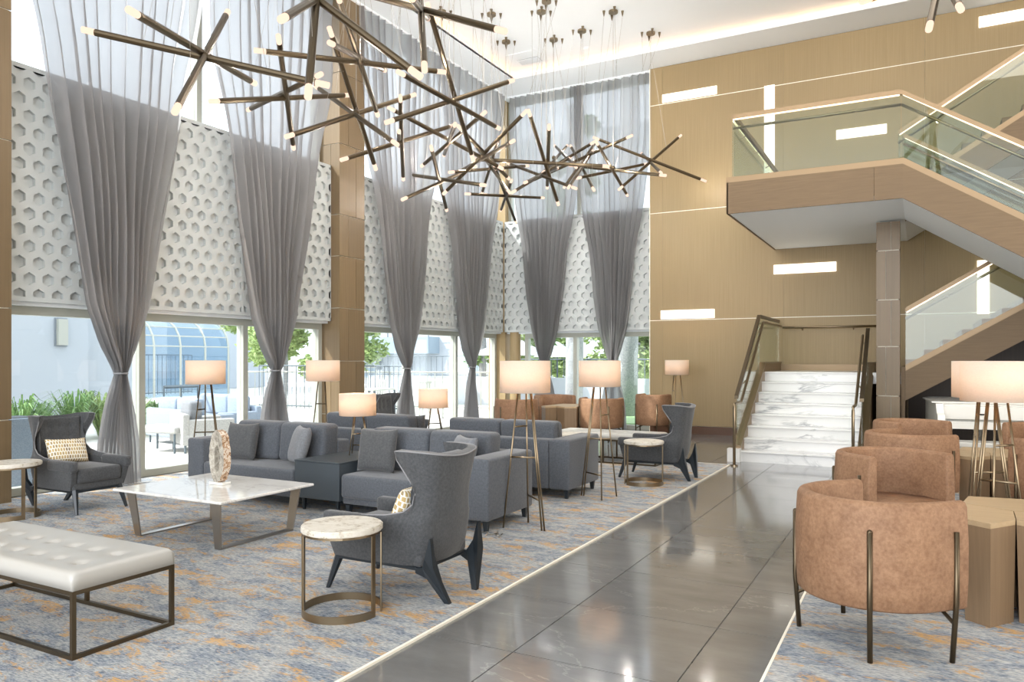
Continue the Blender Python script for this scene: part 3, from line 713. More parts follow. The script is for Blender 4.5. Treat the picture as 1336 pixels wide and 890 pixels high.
# tan barrel chair, local front = +x
def barrel(label, loc, rz, group='tan suede barrel chairs on bronze legs', hw=.40, fl_=.22, zt=.815):
    t = thing('barrel_chair', label, 'armchair', (*loc, Z0), rz, group)
    path = []
    r = hw
    for k in range(9): path.append((fl_ - fl_ * k / 8 - .0, -r))
    for k in range(1, 24): a = PI * k / 24; path.append((-r * math.sin(a) * (1.0), -r * math.cos(a)))
    for k in range(9): path.append((fl_ * k / 8, r))
    zs = [.275, .285, .31, .40, .55, .70, .775, .80, zt - .004, zt]
    bm = NB(); th = .075; G = []
    prof = []   # closed cross-section (offset inward, z)
    for o_, z in [(.012, .262), (.0, .275), (0, .42), (0, .60), (0, zt - .03), (.012, zt - .008), (.035, zt), (th - .014, zt - .006), (th, zt - .028), (th, .60), (th, .42), (th, .275), (th - .012, .262)]: prof.append((o_, z))
    m = len(path)
    for i, (x, y) in enumerate(path):
        a = Vector(path[min(i + 1, m - 1)]) - Vector(path[max(i - 1, 0)]); a.normalize(); nrm = Vector((-a.y, a.x))
        c = Vector((x, y)); inw = nrm if (Vector((.05, 0)) - c).dot(nrm) > 0 else -nrm
        bulge = lambda z: 0.012 * math.sin(PI * min(1, max(0, (z - .27) / .5)))
        G.append([bm.verts.new((x + inw.x * o_ - (inw.x * bulge(z) if o_ < .03 else 0), y + inw.y * o_ - (inw.y * bulge(z) if o_ < .03 else 0), z)) for o_, z in prof])
    for r0, r1 in zip(G, G[1:]):
        for k in range(len(prof)): bm.faces.new((r0[k], r0[(k + 1) % len(prof)], r1[(k + 1) % len(prof)], r1[k]))
    bm.faces.new(G[0]); bm.faces.new(G[-1][::-1])
    s = obj('shell', bm, 'leather', t, True); md = s.modifiers.new('b', 'BEVEL'); md.width = .014; md.segments = 3; md.limit_method = 'ANGLE'; md.angle_limit = .9
    # seat
    poly = [(fl_ + .03, -(r - th)), (fl_ + .03, r - th)] + [(-(r - th) * math.sin(PI * k / 16), (r - th) * math.cos(PI * k / 16)) for k in range(0, 17)]
    bm = NB(); prism(bm, poly, .29, .45, 'z'); bmesh.ops.bevel(bm, geom=[e for e in bm.edges if abs(e.verts[0].co.z - e.verts[1].co.z) < 1e-5], offset=.022, segments=3, affect='EDGES'); obj('seat', bm, 'leather', t, True)
    bm = NB(); prism(bm, poly, .262, .289, 'z'); obj('underside', bm, 'darkwood', t)
    k_ = hw / .40
    for ang, tip in ((PI - .78, .665), (PI + .78, .665)):
        c, s_ = math.cos(ang), math.sin(ang); R = hw + .013
        bm = NB(); tube(bm, [(R * c * .95, R * s_ * .95, 0), (R * c, R * s_, .30), (R * c, R * s_, tip)], .0135, 8); bmesh.ops.create_uvsphere(bm, u_segments=8, v_segments=6, radius=.0135, matrix=Matrix.Translation((R * c, R * s_, tip))); lg = obj('leg', bm, 'bronze_d', t, True)
        bm = NB(); tube(bm, [(R * c * .99, R * s_ * .99, .19), ((R - .13) * c, (R - .13) * s_, .268)], .010, 6); obj('brace', bm, 'bronze_d', lg)
    for sy in (-1, 1):
        y = sy * (hw + .012)
        bm = NB(); tube(bm, [(.125, y * .95, 0), (.13, y, .30), (.13, y, .665)], .0135, 8); lg = obj('leg', bm, 'bronze_d', t, True)
        bm = NB(); tube(bm, [(.13, y, .19), (.13, y - sy * .13, .268)], .010, 6); obj('brace', bm, 'bronze_d', lg)
    return t
b0 = barrel('tan suede barrel chair nearest the camera with its back turned', (-.22, 4.62), PI / 4)
C2 = lambda lb, loc, rz: copy_tree(b0, (*loc, Z0), rz, lb)
C2('tan barrel chair second in the row, its inside back facing the camera', (-.2, 6.62), -PI / 4)
C2('tan barrel chair third in the row, back turned, halfway to the piano', (-.1, 8.53), PI / 4)
C2('tan barrel chair farthest in the row at the foot of the stairs', (-.10, 10.12), -PI / 4)
C2('tan barrel chair in front of the piano, farther one at the right picture edge', (1.27, 10.25), 5 * PI / 4)
C2('tan barrel chair cut by the right picture edge, nearer than the piano', (1.16, 8.5), 3 * PI / 4)
C2('tan barrel chair by the far windows with its wide back to the room', (-5.3, 13.3), PI / 2)
C2('tan barrel chair at the room corner behind the nearest floor lamp', (-6.55, 12.3), PI / 2 + .5)
C2('tan barrel chair by the far windows left of the oak block tables', (-6.55, 13.9), -.7)
barrel('narrow tan lounge chair against the tan wall edge by the far windows', (-4.62, 14.3), PI / 2 - .15, 'narrow tan lounge chair', .31, .25, .86)

# side tables with travertine top and open ring base
def side_table(label, x, y, a=0):
    t = thing('side_table', label, 'side table', (x, y, Z0), a, 'round stone side tables')
    bm = NB(); cyl(bm, (0, 0, .50), (0, 0, .537), .245, n=56); bmesh.ops.bevel(bm, geom=[e for e in bm.edges if abs(e.verts[0].co.z - e.verts[1].co.z) < 1e-5], offset=.006, segments=2, affect='EDGES'); obj('top', bm, 'trav', t)
    bm = NB(); ring_band(bm, 0, 2 * PI, .20, .235, .485, .499); obj('under_ring', bm, 'bronze', t)
    for a0, a1 in ((3.75, 6.05), (.3, 3.35)):
        bm = NB(); ring_band(bm, a0, a1, .232, .240, 0, .045, 30); obj('base_band', bm, 'bronze', t)
    for ang in (3.75, 6.05, .3, 3.35):
        c, s_ = math.cos(ang) * .236, math.sin(ang) * .236
        mt = Matrix.Translation((c, s_, 0)) @ Matrix.Rotation(ang, 4, 'Z')
        bm = box(-.004, .004, -.016, .016, 0, .485); bmesh.ops.transform(bm, matrix=mt, verts=bm.verts); obj('leg', bm, 'bronze', t)
    return t
s0 = side_table('round stone-topped bronze side table in front of the middle wing chair', -3.10, 3.56, .25)
copy_tree(s0, (-7.79, 4.17, Z0), .1, 'round stone-topped side table cut by the left picture edge')
copy_tree(s0, (-3.0, 8.98, Z0), .3, 'round stone-topped side table in front of the far wing chair')
copy_tree(s0, (-4.15, 9.36, Z0), .3, 'round stone-topped side table just beyond the arm of the second sofa')

# coffee table
t = thing('coffee_table', 'large white marble coffee table on bronze sled legs', 'coffee table', (-5.49, 4.635, Z0), 0)
obj('top', rbox(-.675, .675, -.52, .52, .395, .418, .008, 2), 'tabmarble', t)
for sx in (-1, 1):
    bm = NB()
    for sy in (-1, 1):
        y = sy * .40
        vs = [bm.verts.new(p) for p in ((sx * .50 - .035, y - sy * .0, 0), (sx * .50 + .035, y, 0), (sx * .53 + .055, y + sy * .05, .394), (sx * .53 - .055, y + sy * .05, .394),
              (sx * .50 - .035, y - sy * .014, 0), (sx * .50 + .035, y - sy * .014, 0), (sx * .53 + .055, y + sy * .036, .394), (sx * .53 - .055, y + sy * .036, .394))]
        for f in ((0, 1, 2, 3), (4, 7, 6, 5), (0, 4, 5, 1), (1, 5, 6, 2), (2, 6, 7, 3), (3, 7, 4, 0)): bm.faces.new([vs[i] for i in f])
    bx(bm, sx * .50 - .035, sx * .50 + .035, -.40, .40, 0, .012)
    obj('leg_frame', bm, 'steel', t)
# agate sculpture
t = thing('agate_sculpture', 'upright brown agate slice with a hole on a small white base', 'sculpture', (-5.53, 4.72, .43 + .001), 0)
obj('base', rbox(-.085, .085, -.05, .05, 0, .022, .003, 1), 'white_gloss', t)
bm = NB(); rn = random.Random(3); n = 40; R = []
for i in range(n):
    a = 2 * PI * i / n; ro = 1 + rn.uniform(-.05, .05); ri = 1 + rn.uniform(-.08, .08)
    ox, oz = .110 * ro * math.cos(a), .232 * ro * math.sin(a); ix, iz = .042 * ri * math.cos(a) - .008, .12 * ri * math.sin(a) - .02
    R.append([(x, y, z + .25) for x, y, z in ((ox, -.036, oz), (ix, -.026, iz), (ix, .026, iz), (ox, .036, oz))])
def slice_part(js, nm, m):
    bm = NB()
    for i in range(n):
        A, Bq = R[i], R[(i + 1) % n]
        for j in js: bm.faces.new([bm.verts.new(p) for p in (A[j], Bq[j], Bq[(j + 1) % 4], A[(j + 1) % 4])])
    bmesh.ops.remove_doubles(bm, verts=bm.verts[:], dist=1e-5)
    o = obj(nm, bm, m, t); o.rotation_euler = (0, 0, -.12)
slice_part((0, 1, 2), 'stone_slice', 'slice'); slice_part((3,), 'rough_rim', 'agate')

# tufted bench
def bench(label, x, y, L=1.62, D=.60):
    t = thing('tufted_bench', label, 'bench', (x, y, Z0), 0, 'cream tufted benches on bronze frames')
    n, m = 96, 36; bm = NB(); g = []
    bt = [(.235 + .2 * i, yy) for i in range(int((L - .3) / .2) + 1) for yy in (.16, .37)]
    for i in range(n + 1):
        rr = []
        for j in range(m + 1):
            xx = L * i / n; yy = D * j / m
            ex = min(xx, L - xx) / .035; ey = min(yy, D - yy) / .035
            z = .447 - .018 * (max(0, 1 - ex) ** 2 + max(0, 1 - ey) ** 2)
            dmin = 9
            for k, (bx_, by_) in enumerate(bt):
                d2 = (xx - bx_) ** 2 + (yy - by_) ** 2
                if d2 < .03: z -= .034 * math.exp(-d2 / .0007) + .006 * math.exp(-d2 / .006)
            rr.append(bm.verts.new((xx, yy, z)))
        g.append(rr)
    for i in range(n):
        for j in range(m): bm.faces.new((g[i][j], g[i + 1][j], g[i + 1][j + 1], g[i][j + 1]))
    per = [g[i][0] for i in range(n + 1)] + [g[n][j] for j in range(1, m + 1)] + [g[i][m] for i in range(n - 1, -1, -1)] + [g[0][j] for j in range(m - 1, 0, -1)]
    lo = [bm.verts.new((v.co.x, v.co.y, .352)) for v in per]
    for i in range(len(per)): bm.faces.new((per[i], per[(i + 1) % len(per)], lo[(i + 1) % len(per)], lo[i]))
    bm.faces.new(lo)
    cu = obj('cushion', bm, 'tuft', t, True)
    for bx_, by_ in bt:
        bm = NB(); bmesh.ops.create_uvsphere(bm, u_segments=8, v_segments=6, radius=.011, matrix=Matrix.Translation((bx_, by_, .411))); obj('button', bm, 'tuft', cu, True)
    w = .022; 
    fr = NB(); bx(fr, 0, L, 0, w, .33, .351); bx(fr, 0, L, D - w, D, .33, .351); bx(fr, 0, w, w, D - w, .33, .351); bx(fr, L - w, L, w, D - w, .33, .351)
    obj('top_frame', fr, 'bronze_d', t)
    fr = NB(); bx(fr, 0, L, 0, w, 0, w); bx(fr, 0, L, D - w, D, 0, w); bx(fr, 0, w, w, D - w, 0, w); bx(fr, L - w, L, w, D - w, 0, w)
    obj('floor_frame', fr, 'bronze_d', t)
    for xx in (0, L / 2 - w / 2, L - w):
        for yy in (0, D - w):
            obj('leg', box(xx, xx + w, yy, yy + w, w, .33), 'bronze_d', t)
    return t
bench('cream tufted bench in the near left corner', -5.42, 2.32)
bench('cream tufted bench far back between the sofas and the far windows', -4.95, 10.5)

# oak block tables (three rhombic blocks)
def blocks(label, ox, oy, s=1, h=.6):
    t = thing('block_table', label, 'side table', (ox, oy, Z0), 0, 'faceted oak block tables')
    O = (0, 0); L = (-.27, .16); P1 = (-.285, -.40); P2 = (-.155, -.50); P3 = (-.015, -.30); 
    BkL = (-.22, .47); BkR = (.16, .52); Rr = (.33, .10); C1 = (.20, -.42); C2 = (.40, -.30)
    for poly in ([O, L, P1, P2, P3], [O, Rr, BkR, BkL, L], [O, P3, C1, C2, Rr]):
        cx = sum(p[0] for p in poly) / len(poly); cy = sum(p[1] for p in poly) / len(poly)
        pl = [((cx + (x - cx) * .985) * s, (cy + (y - cy) * .985) * s) for x, y in poly]
        bm = NB(); lo = [(cx * s + (x - cx * s) * .93, cy * s + (y - cy * s) * .93) for x, y in pl]
        n = len(pl); V0 = [bm.verts.new((x, y, 0)) for x, y in lo]; V1 = [bm.verts.new((x, y, h - .03)) for x, y in pl]
        bm.faces.new(V0)
        for i in range(n): bm.faces.new((V0[i], V0[(i + 1) % n], V1[(i + 1) % n], V1[i]))
        bm.faces.new(V1[::-1])
        b_ = obj('block', bm, 'tablewood', t)
        bm = NB(); prism(bm, pl, h - .0295, h); obj('block_top', bm, 'tabletop', b_)
    return t
blocks('three faceted oak block tables nearest the camera beside the barrel chair', .51, 5.58)
blocks('three faceted oak block tables beyond the tall drum lamps', .62, 8.95)
blocks('three pale oak block tables by the far windows', -6.0, 13.2, 1, .66)

# tripod lamps
def lamp(label, x, y, z=Z0, a=0, H_=1.525, r=.232, hs=.29, sc_=1.0, metal='bronze', cat='floor lamp', group='tripod floor lamps with drum shades', fr=.20, topr=.065, pw=7):
    t = thing('tripod_lamp', label, cat, (x, y, z), a, group)
    zb = H_ - hs
    bm = NB(); n = 40
    g = [[bm.verts.new((rr * math.cos(2 * PI * i / n), rr * math.sin(2 * PI * i / n), zz)) for i in range(n)] for rr, zz in ((r - .004, zb), (r, zb), (r, H_), (r - .004, H_))]
    for k in range(4):
        A, Bq = g[k], g[(k + 1) % 4]
        for i in range(n): bm.faces.new((A[i], A[(i + 1) % n], Bq[(i + 1) % n], Bq[i]))
    sh = obj('shade', bm, 'shade', t, True)
    bm = NB(); cyl(bm, (0, 0, zb + .006), (0, 0, zb + .009), r - .006, n=n); obj('diffuser', bm, 'shade', sh)
    bm = NB(); bmesh.ops.create_uvsphere(bm, u_segments=12, v_segments=8, radius=.035, matrix=Matrix.Translation((0, 0, zb + hs * .55))); obj('bulb', bm, 'bulb', t, True)
    bm = NB(); cyl(bm, (0, 0, zb + .0), (0, 0, zb + hs * .45), .012, n=8); obj('stem', bm, metal, t)
    rod = .0065 * (1.25 if sc_ > .9 else 1)
    A3 = [3.7, 1.9, -.25]; F3 = [Vector((fr * math.cos(q), fr * math.sin(q), 0)) for q in A3]; T3 = [Vector((topr * math.cos(q), topr * math.sin(q), zb + .01)) for q in A3]
    for i in range(3):
        bm = NB(); tube(bm, [F3[i], T3[i]], rod, 6)
        if i == 2:
            o2 = Vector((.028 * sc_, .0, 0)); tube(bm, [F3[i] + o2, T3[i] + o2 * .3], rod, 6)
        obj('leg', bm, metal, t, True)
    for i, j, q in ((0, 2, .52), (1, 2, .215), (0, 1, .74)):
        bm = NB(); p, w = F3[i].lerp(T3[i], q), F3[j].lerp(T3[j], q)
        tube(bm, [p, w], rod * 1.1, 6); obj('crossbar', bm, metal, t, True)
    bm = NB(); tube(bm, [T3[0], T3[1], T3[2], T3[0]], rod, 6); obj('top_bracket', bm, metal, t)
    return t
l0 = lamp('tall tripod lamp with drum shade behind the middle wing chair', -3.18, 6.14 + .0)
CL = lambda lb, x, y, a=0: copy_tree(l0, (x, y, Z0), a, lb)
CL('tall tripod lamp with drum shade beside the second sofa arm', -3.14, 7.87, 3.3)
CL('small far tripod floor lamp against the tan wall', -4.2, 14.6, 1.0)
lamp('dark-legged tripod lamp with peach shade behind the left sofa arm', -7.74, 6.39, a=.6, metal='bronze_d')
lamp('dark-legged tripod lamp with peach shade in front of the brown column', -7.34, 8.03, a=2.2, metal='bronze_d')
CL('left one of the two overlapping drum lamps at the right picture edge', .456, 7.07, .4)
CL('right one of the two overlapping drum lamps at the right picture edge', .49, 6.48, 2.6)
lamp('small tripod table lamp on the dark cube table between the nearest sofas', -5.34, 6.38, .526, .9, .655, .197, .235, .7, 'bronze', 'table lamp', 'tripod table lamps', .12, .05, 4)
lamp('small tripod table lamp on the farther cube table before the windows', -5.36, 7.85, .526, .9, .655, .185, .235, .7, 'bronze_d', 'table lamp', 'tripod table lamps', .12, .05, 4)
# lamp cord
bm = NB(); rn = random.Random(5); pts = [(-3.48 + .3 * k / 22 + .02 * rn.uniform(-1, 1), 5.72 + .05 * math.sin(k * .9) + .02 * rn.uniform(-1, 1), .022 + .012 * (k % 3 == 1)) for k in range(23)]
tube(bm, pts, .005, 5); tag(obj('lamp_cord', bm, 'steel', None, True), 'tangled silver lamp cord on the carpet by the sofa leg', 'cord')

# =================== PIANO ===================
t = thing('grand_piano', 'white grand piano in the dark alcove under the stairs', 'piano', (.10, 11.95, 0), .10)
out = [(.12, 0), (1.62, 0), (1.62, 1.0), (1.50, 1.35), (1.20, 1.62), (.85, 1.80), (.62, 1.9), (.30, 1.86), (.14, 1.6)]
bm = NB(); prism(bm, [(.12, .34), (1.62, .34)] + out[2:], .60, .93); obj('case', bm, 'white_gloss', t)
bm = NB(); prism(bm, [(.08, .30), (1.65, .30), (1.66, 1.0), (1.53, 1.38), (1.22, 1.66), (.86, 1.84), (.62, 1.94), (.28, 1.9), (.10, 1.62)], .935, .955); obj('lid', bm, 'white_gloss', t)
bm = NB(); bx(bm, .12, 1.62, 0, .34, .60, .68); obj('key_bed', bm, 'white_gloss', t)
for x in (.12, 1.53):
    bm = NB(); prism(bm, [(0, .68), (.34, .68), (.34, .93), (.20, .93), (.16, .86), (.10, .80), (.02, .78)], x, x + .09, 'x'); obj('cheek', bm, 'white_gloss', t)
obj('fallboard', box(.21, 1.53, .20, .34, .72, .90), 'white_gloss', t)
obj('key_slip', box(.21, 1.53, .0, .03, .681, .70), 'white_gloss', t)
obj('keyboard_slot', box(.21, 1.53, .03, .19, .681, .689), 'black', t, label='dark gap in front of the closed keyboard lid')
obj('lock_plate', box(.60, .72, .192, .199, .78, .80), 'black', t, label='small black plate on the keyboard lid')
for x, y in ((.24, .12), (1.5, .12), (.85, 1.6)):
    bm = NB(); cyl(bm, (x, y, .08), (x, y, .36), .035, .05, 10); cyl(bm, (x, y, .36), (x, y, .60), .05, .075, 10); lg = obj('leg', bm, 'white_gloss', t, True)
    bm = NB(); cyl(bm, (x - .02, y, .03), (x + .02, y, .03), .03, n=12); obj('caster', bm, 'steel', lg)
t = thing('piano_bench', 'white piano bench in front of the grand piano', 'bench', (.70, 11.3, 0), .1)
obj('seat', rbox(-.38, .38, -.18, .18, .44, .50, .01, 2), 'white_gloss', t); obj('apron', box(-.34, .34, -.15, .15, .37, .439), 'white_gloss', t)
for sx in (-1, 1):
    for sy in (-1, 1): obj('leg', box(sx * .32 - .025, sx * .32 + .025, sy * .13 - .025, sy * .13 + .025, 0, .37), 'white_gloss', t)
CHAND=[
((-6.0,4.94,4.44),[((-7.06,4.4,4.71),(-4.93,5.49,4.15)),((-5.53,3.82,4.33),(-6.51,6.04,4.62)),((-5.48,4.21,3.61),(-6.52,5.67,5.28))]),
((-7.27,7.21,4.95),[((-7.3,6.07,4.56),(-7.16,8.4,5.33)),((-8.42,7.67,5.1),(-6.17,6.73,4.9)),((-6.47,6.34,5.27),(-7.99,8.13,4.6))]),
((-4.64,5.0,4.71),[((-4.14,4.08,4.05),(-5.14,5.91,5.36)),((-3.72,5.28,3.94),(-5.56,4.72,5.47)),((-4.29,4.52,3.63),(-4.99,5.47,5.78))]),
((-6.06,7.29,5.22),[((-6.75,6.23,5.11),(-5.47,8.31,5.32)),((-5.59,6.21,4.96),(-6.53,8.38,5.56)),((-5.51,6.24,5.49),(-6.62,8.34,4.93))]),
((-4.54,6.42,5.17),[((-3.44,6.26,4.65),(-5.63,6.57,5.69)),((-4.05,5.79,4.23),(-5.02,7.04,6.11)),((-3.94,5.43,4.74),(-5.13,7.4,5.59))]),
((-5.59,8.68,5.08),[((-5.97,7.66,4.55),(-5.21,9.71,5.63)),((-5.63,7.46,5.08),(-5.56,9.91,5.02)),((-5.37,7.73,5.97),(-5.85,9.63,4.5))]),
((-5.83,12.08,5.07),[((-6.93,11.38,5.08),(-4.87,12.7,5.0)),((-5.64,11.0,5.64),(-6.08,13.13,4.5)),((-5.27,11.02,5.34),(-6.34,13.17,4.86))]),
((-6.83,8.13,4.95),[((-7.09,7.06,4.37),(-6.59,9.19,5.49)),((-7.86,8.43,5.59),(-5.87,7.8,4.29)),((-6.45,7.16,5.68),(-7.25,9.09,4.42))]),
((-7.28,9.71,5.05),[((-7.58,8.66,4.51),(-6.92,10.79,5.52)),((-6.56,8.77,5.34),(-7.93,10.69,4.68)),((-6.56,8.74,4.82),(-8.0,10.67,5.27))]),
((-6.91,10.59,5.2),[((-7.34,9.48,5.51),(-6.49,11.69,4.92)),((-7.93,11.23,5.04),(-5.84,9.97,5.34)),((-6.17,9.62,5.11),(-7.66,11.56,5.28))]),
((-7.69,11.53,4.81),[((-8.78,11.93,5.15),(-6.54,11.16,4.53)),((-7.77,10.43,4.27),(-7.61,12.63,5.32)),((-7.19,10.46,5.12),(-8.26,12.57,4.5))]),
((-6.61,11.21,5.06),[((-7.68,11.56,4.57),(-5.57,10.83,5.57)),((-7.58,11.95,5.06),(-5.62,10.48,5.0)),((-6.38,10.02,5.22),(-6.77,12.42,4.93))]),
((-6.94,12.05,5.08),[((-7.11,10.88,4.76),(-6.77,13.22,5.36)),((-6.23,11.08,5.3),(-7.7,12.99,4.86)),((-7.7,12.73,5.76),(-6.18,11.37,4.4))]),
((-6.09,12.4,4.91),[((-7.1,12.95,5.39),(-5.13,11.81,4.45)),((-6.13,11.33,4.39),(-5.98,13.5,5.5)),((-5.85,11.27,4.52),(-6.28,13.54,5.33))]),
((-6.4,13.59,5.56),[((-7.39,14.23,5.28),(-5.28,13.03,5.59)),((-6.85,14.6,6.11),(-5.56,12.79,5.08)),((-6.13,12.54,4.99),(-6.59,14.68,6.1))]),
((-5.75,13.49,5.34),[((-6.35,14.3,5.97),(-5.16,12.67,4.59)),((-5.67,12.48,4.66),(-5.85,14.49,6.04)),((-6.99,13.66,5.15),(-4.63,13.25,5.67))]),
((-4.93,13.02,5.05),[((-4.79,11.82,5.22),(-5.08,14.21,4.78)),((-6.01,13.46,5.33),(-3.81,12.6,4.69)),((-5.24,11.7,4.45),(-5.64,13.79,5.65))]),
((-4.61,14.22,5.4),[((-5.53,13.49,5.82),(-3.7,14.94,5.06)),((-4.27,15.16,6.12),(-4.93,13.29,4.7)),((-5.13,15.21,5.87),(-4.09,13.23,4.9)),((-4.95,15.01,5.58),(-5.54,12.74,4.87))]),
((-7.28,13.23,4.82),[((-7.51,12.05,4.66),(-7.02,14.43,4.98)),((-6.91,12.11,5.13),(-7.65,14.35,4.49)),((-6.6,12.21,4.85),(-7.97,14.24,4.76))]),
((0.19,8.63,5.39),[((0.07,7.78,4.52),(0.31,9.47,6.26)),((0.32,7.69,4.61),(0.05,9.56,6.17)),((-0.48,7.73,4.88),(0.85,9.52,5.9))]),
]
# =================== CHANDELIERS ===================
def chandelier(k, hub, rods):
    hx, hy, hz = hub
    t = thing('chandelier', CHL[k], 'chandelier', (hx, hy, hz), 0, 'bronze rod cluster chandeliers hanging from the ceiling')
    H0 = Vector(hub); r = .034 if k not in (17, 15, 18, 14, 13, 12, 16) else .029
    for a, b in rods:
        a = Vector(a) - H0; b = Vector(b) - H0; d = (b - a).normalized(); L = (b - a).length
        bm = NB(); cyl(bm, a + d * .14, b - d * .14, r, n=10); ro = obj('rod', bm, 'bronze_d', t)
        for p, q in ((a + d * .01, a + d * .139), (b - d * .139, b - d * .01)):
            bm = NB(); cyl(bm, p, q, r * .92, n=10); obj('lamp_tip', bm, 'tip', ro)
    a, b = rods[0]
    for e, o_ in ((a, b), (b, a)):
        e = Vector(e); d = (e - Vector(o_)).normalized(); pl = bpy.data.lights.new('tip_light', 'POINT'); pl.energy = 9.5; pl.color = (1, .93, .85); pl.shadow_soft_size = .03
        lo = bpy.data.objects.new('tip_light', pl); COL.objects.link(lo); lo.location = e + d * .03 - H0; lo.parent = t
    bm = NB(); bmesh.ops.create_uvsphere(bm, u_segments=8, v_segments=6, radius=r * 1.35); obj('hub', bm, 'bronze_d', t, True)
    zc_ = 7.92 - hz
    bm = NB(); cyl(bm, (0, 0, 0), (0, 0, zc_ - .03), .0035, n=5); obj('cable', bm, 'steel', t)
    for q in range(4):
        an = q * PI / 2 + .5; e = (.17 * math.cos(an), .17 * math.sin(an), zc_ - .1)
        a, b = rods[q % len(rods)]; p = (Vector(a) - H0) * .5 if q < 3 else (Vector(b) - H0) * .5
        bm = NB(); cyl(bm, e, p, .0022, n=4); obj('cable', bm, 'steel', t)
        bm = NB(); cyl(bm, (e[0], e[1], zc_ - .10), (e[0], e[1], zc_ - .001), .006, .028, 8); obj('cable_cone', bm, 'bronze_d', t)
    bm = NB(); cyl(bm, (0, 0, zc_ - .04), (0, 0, zc_ - .001), .085, n=16); obj('canopy', bm, 'bronze', t)
CHL = ['rod cluster chandelier farthest left, against the nearest curtain', 'rod cluster chandelier over the second curtain, with the level lower-left rod',
 'rod cluster chandelier at the top with the thickest rods left of the brown column', 'rod cluster chandelier across the top of the brown column',
 'rod cluster chandelier at the top centre whose long rod crosses the curtain track', 'rod cluster chandelier with the long rod rising to the cove corner',
 'rod cluster chandelier in the centre with one long level rod and a steep rod', 'rod cluster chandelier in front of the brown column, below the top ones',
 'rod cluster chandelier with an upright rod right of the brown column', 'rod cluster chandelier between the upright-rod one and the centre one',
 'rod cluster chandelier with the lowest left rods above the relief screen', 'rod cluster chandelier behind the left end of the long level rod',
 'small rod cluster chandelier just left of the room corner', 'small rod cluster chandelier just right of the room corner',
 'small rod cluster chandelier behind the middle of the long level rod', 'small rod cluster chandelier before the gap between the far curtains',
 'small rod cluster chandelier before the last far curtain', 'rod cluster chandelier farthest right, its rods reaching over the tan wall',
 'small rod cluster chandelier hanging lowest at the room corner', 'rod cluster chandelier above the balcony, cut by the top picture edge']
for k, (hub, rods) in enumerate(CHAND): chandelier(k, hub, rods)

# =================== OUTSIDE ===================
struct('ground', None, box(-70, -9.32, -12, 70, -.2, -.02), 'concrete')
struct('ground', None, box(-9.32, 30, 16.32, 70, -.2, -.02), 'concrete')
def blob_tree(label, x, y, h, r, m, trunk=.12, n=1200, seed=1, leaf=.14, cat='tree', group=None, z0=-.02, low=.35):
    t = thing('tree', label, cat, (x, y, z0), 0, group)
    rn = random.Random(seed)
    bm = NB(); tube(bm, [(0, 0, 0), (.05, .03, h * .3), (-.04, .05, h * .6), (.02, 0, h * .85)], trunk, 8)
    for k in range(6):
        a = k * 1.1 + seed; tube(bm, [(0, 0, h * (.35 + .06 * k)), (r * .6 * math.cos(a), r * .6 * math.sin(a), h * (.55 + .06 * k))], trunk * .35, 5)
    obj('trunk', bm, 'bark', t, True)
    bm = NB(); cl = [(rn.gauss(0, r * .45), rn.gauss(0, r * .45), h * rn.uniform(low + .1, .95), rn.uniform(.25, .5) * r) for _ in range(16)]
    for _ in range(n):
        cx, cy, cz, cr = rn.choice(cl); v = Vector((rn.gauss(0, 1), rn.gauss(0, 1), rn.gauss(0, .8))).normalized() * cr * rn.uniform(.5, 1.0)
        p = Vector((cx, cy, cz)) + v; mt = Matrix.Translation(p) @ Matrix.Rotation(rn.uniform(0, 6.3), 4, 'Z') @ Matrix.Rotation(rn.uniform(-1.2, 1.2), 4, 'X') @ Matrix.Rotation(rn.uniform(-1, 1), 4, 'Y')
        s = leaf * rn.uniform(.6, 1.2); vs = [bm.verts.new(mt @ Vector(q)) for q in ((-s, 0, 0), (0, -s * .45, .02), (s, 0, 0), (0, s * .45, .02))]; bm.faces.new(vs)
    o = obj('foliage', bm, m, t); o['kind'] = 'stuff'
    return t
def grassy(label, x, y, h, r, m, n=90, seed=1):
    rn = random.Random(seed); t = thing('grass_clump', label, 'plant', (x, y, -.02), 0, 'strap-leaved plants along the white wall')
    bm = NB()
    for _ in range(n):
        a = rn.uniform(0, 6.28); rr = rn.uniform(.02, .1); L = h * rn.uniform(.6, 1.15); o_ = r * rn.uniform(.3, 1.3); w = rn.uniform(.012, .03)
        c, s = math.cos(a), math.sin(a); pts = [(rr * c, rr * s, 0), ((rr + o_ * .25) * c, (rr + o_ * .25) * s, L * .55), ((rr + o_ * .6) * c, (rr + o_ * .6) * s, L * .92), ((rr + o_) * c, (rr + o_) * s, L * .8)]
        pv = None
        for i, p in enumerate(pts):
            ww = w * (1, .9, .6, .05)[i]; cur = (bm.verts.new((p[0] - s * ww, p[1] + c * ww, p[2])), bm.verts.new((p[0] + s * ww, p[1] - c * ww, p[2])))
            if pv: bm.faces.new((pv[0], pv[1], cur[1], cur[0]))
            pv = cur
    o = obj('leaves', bm, m, t); o['kind'] = 'stuff'; return t
rn = random.Random(11)
gl = ['tall green strap-leaved plant just right of the left column', 'green strap-leaved plant behind the left wing chair', 'pale green strap-leaved plant above the left wing chair', 'low yellow-green plant left of the nearest curtain', 'low green plant beside the nearest curtain', 'dense green strap-leaved plant close to the left picture edge', 'yellow-green plant between the wing chair and curtain']
for k, (u_x, u_y, h) in enumerate([(-14.6, 8.2, .75), (-14.4, 8.85, .95), (-14.5, 9.5, .9), (-14.6, 10.2, .75), (-14.8, 10.8, .65), (-14.1, 7.7, .9), (-14.2, 9.95, .55)]):
    grassy(gl[k], u_x, u_y, h, .55, 'leafA' if k in (0, 1, 5, 4) else 'leafB', 150, k)
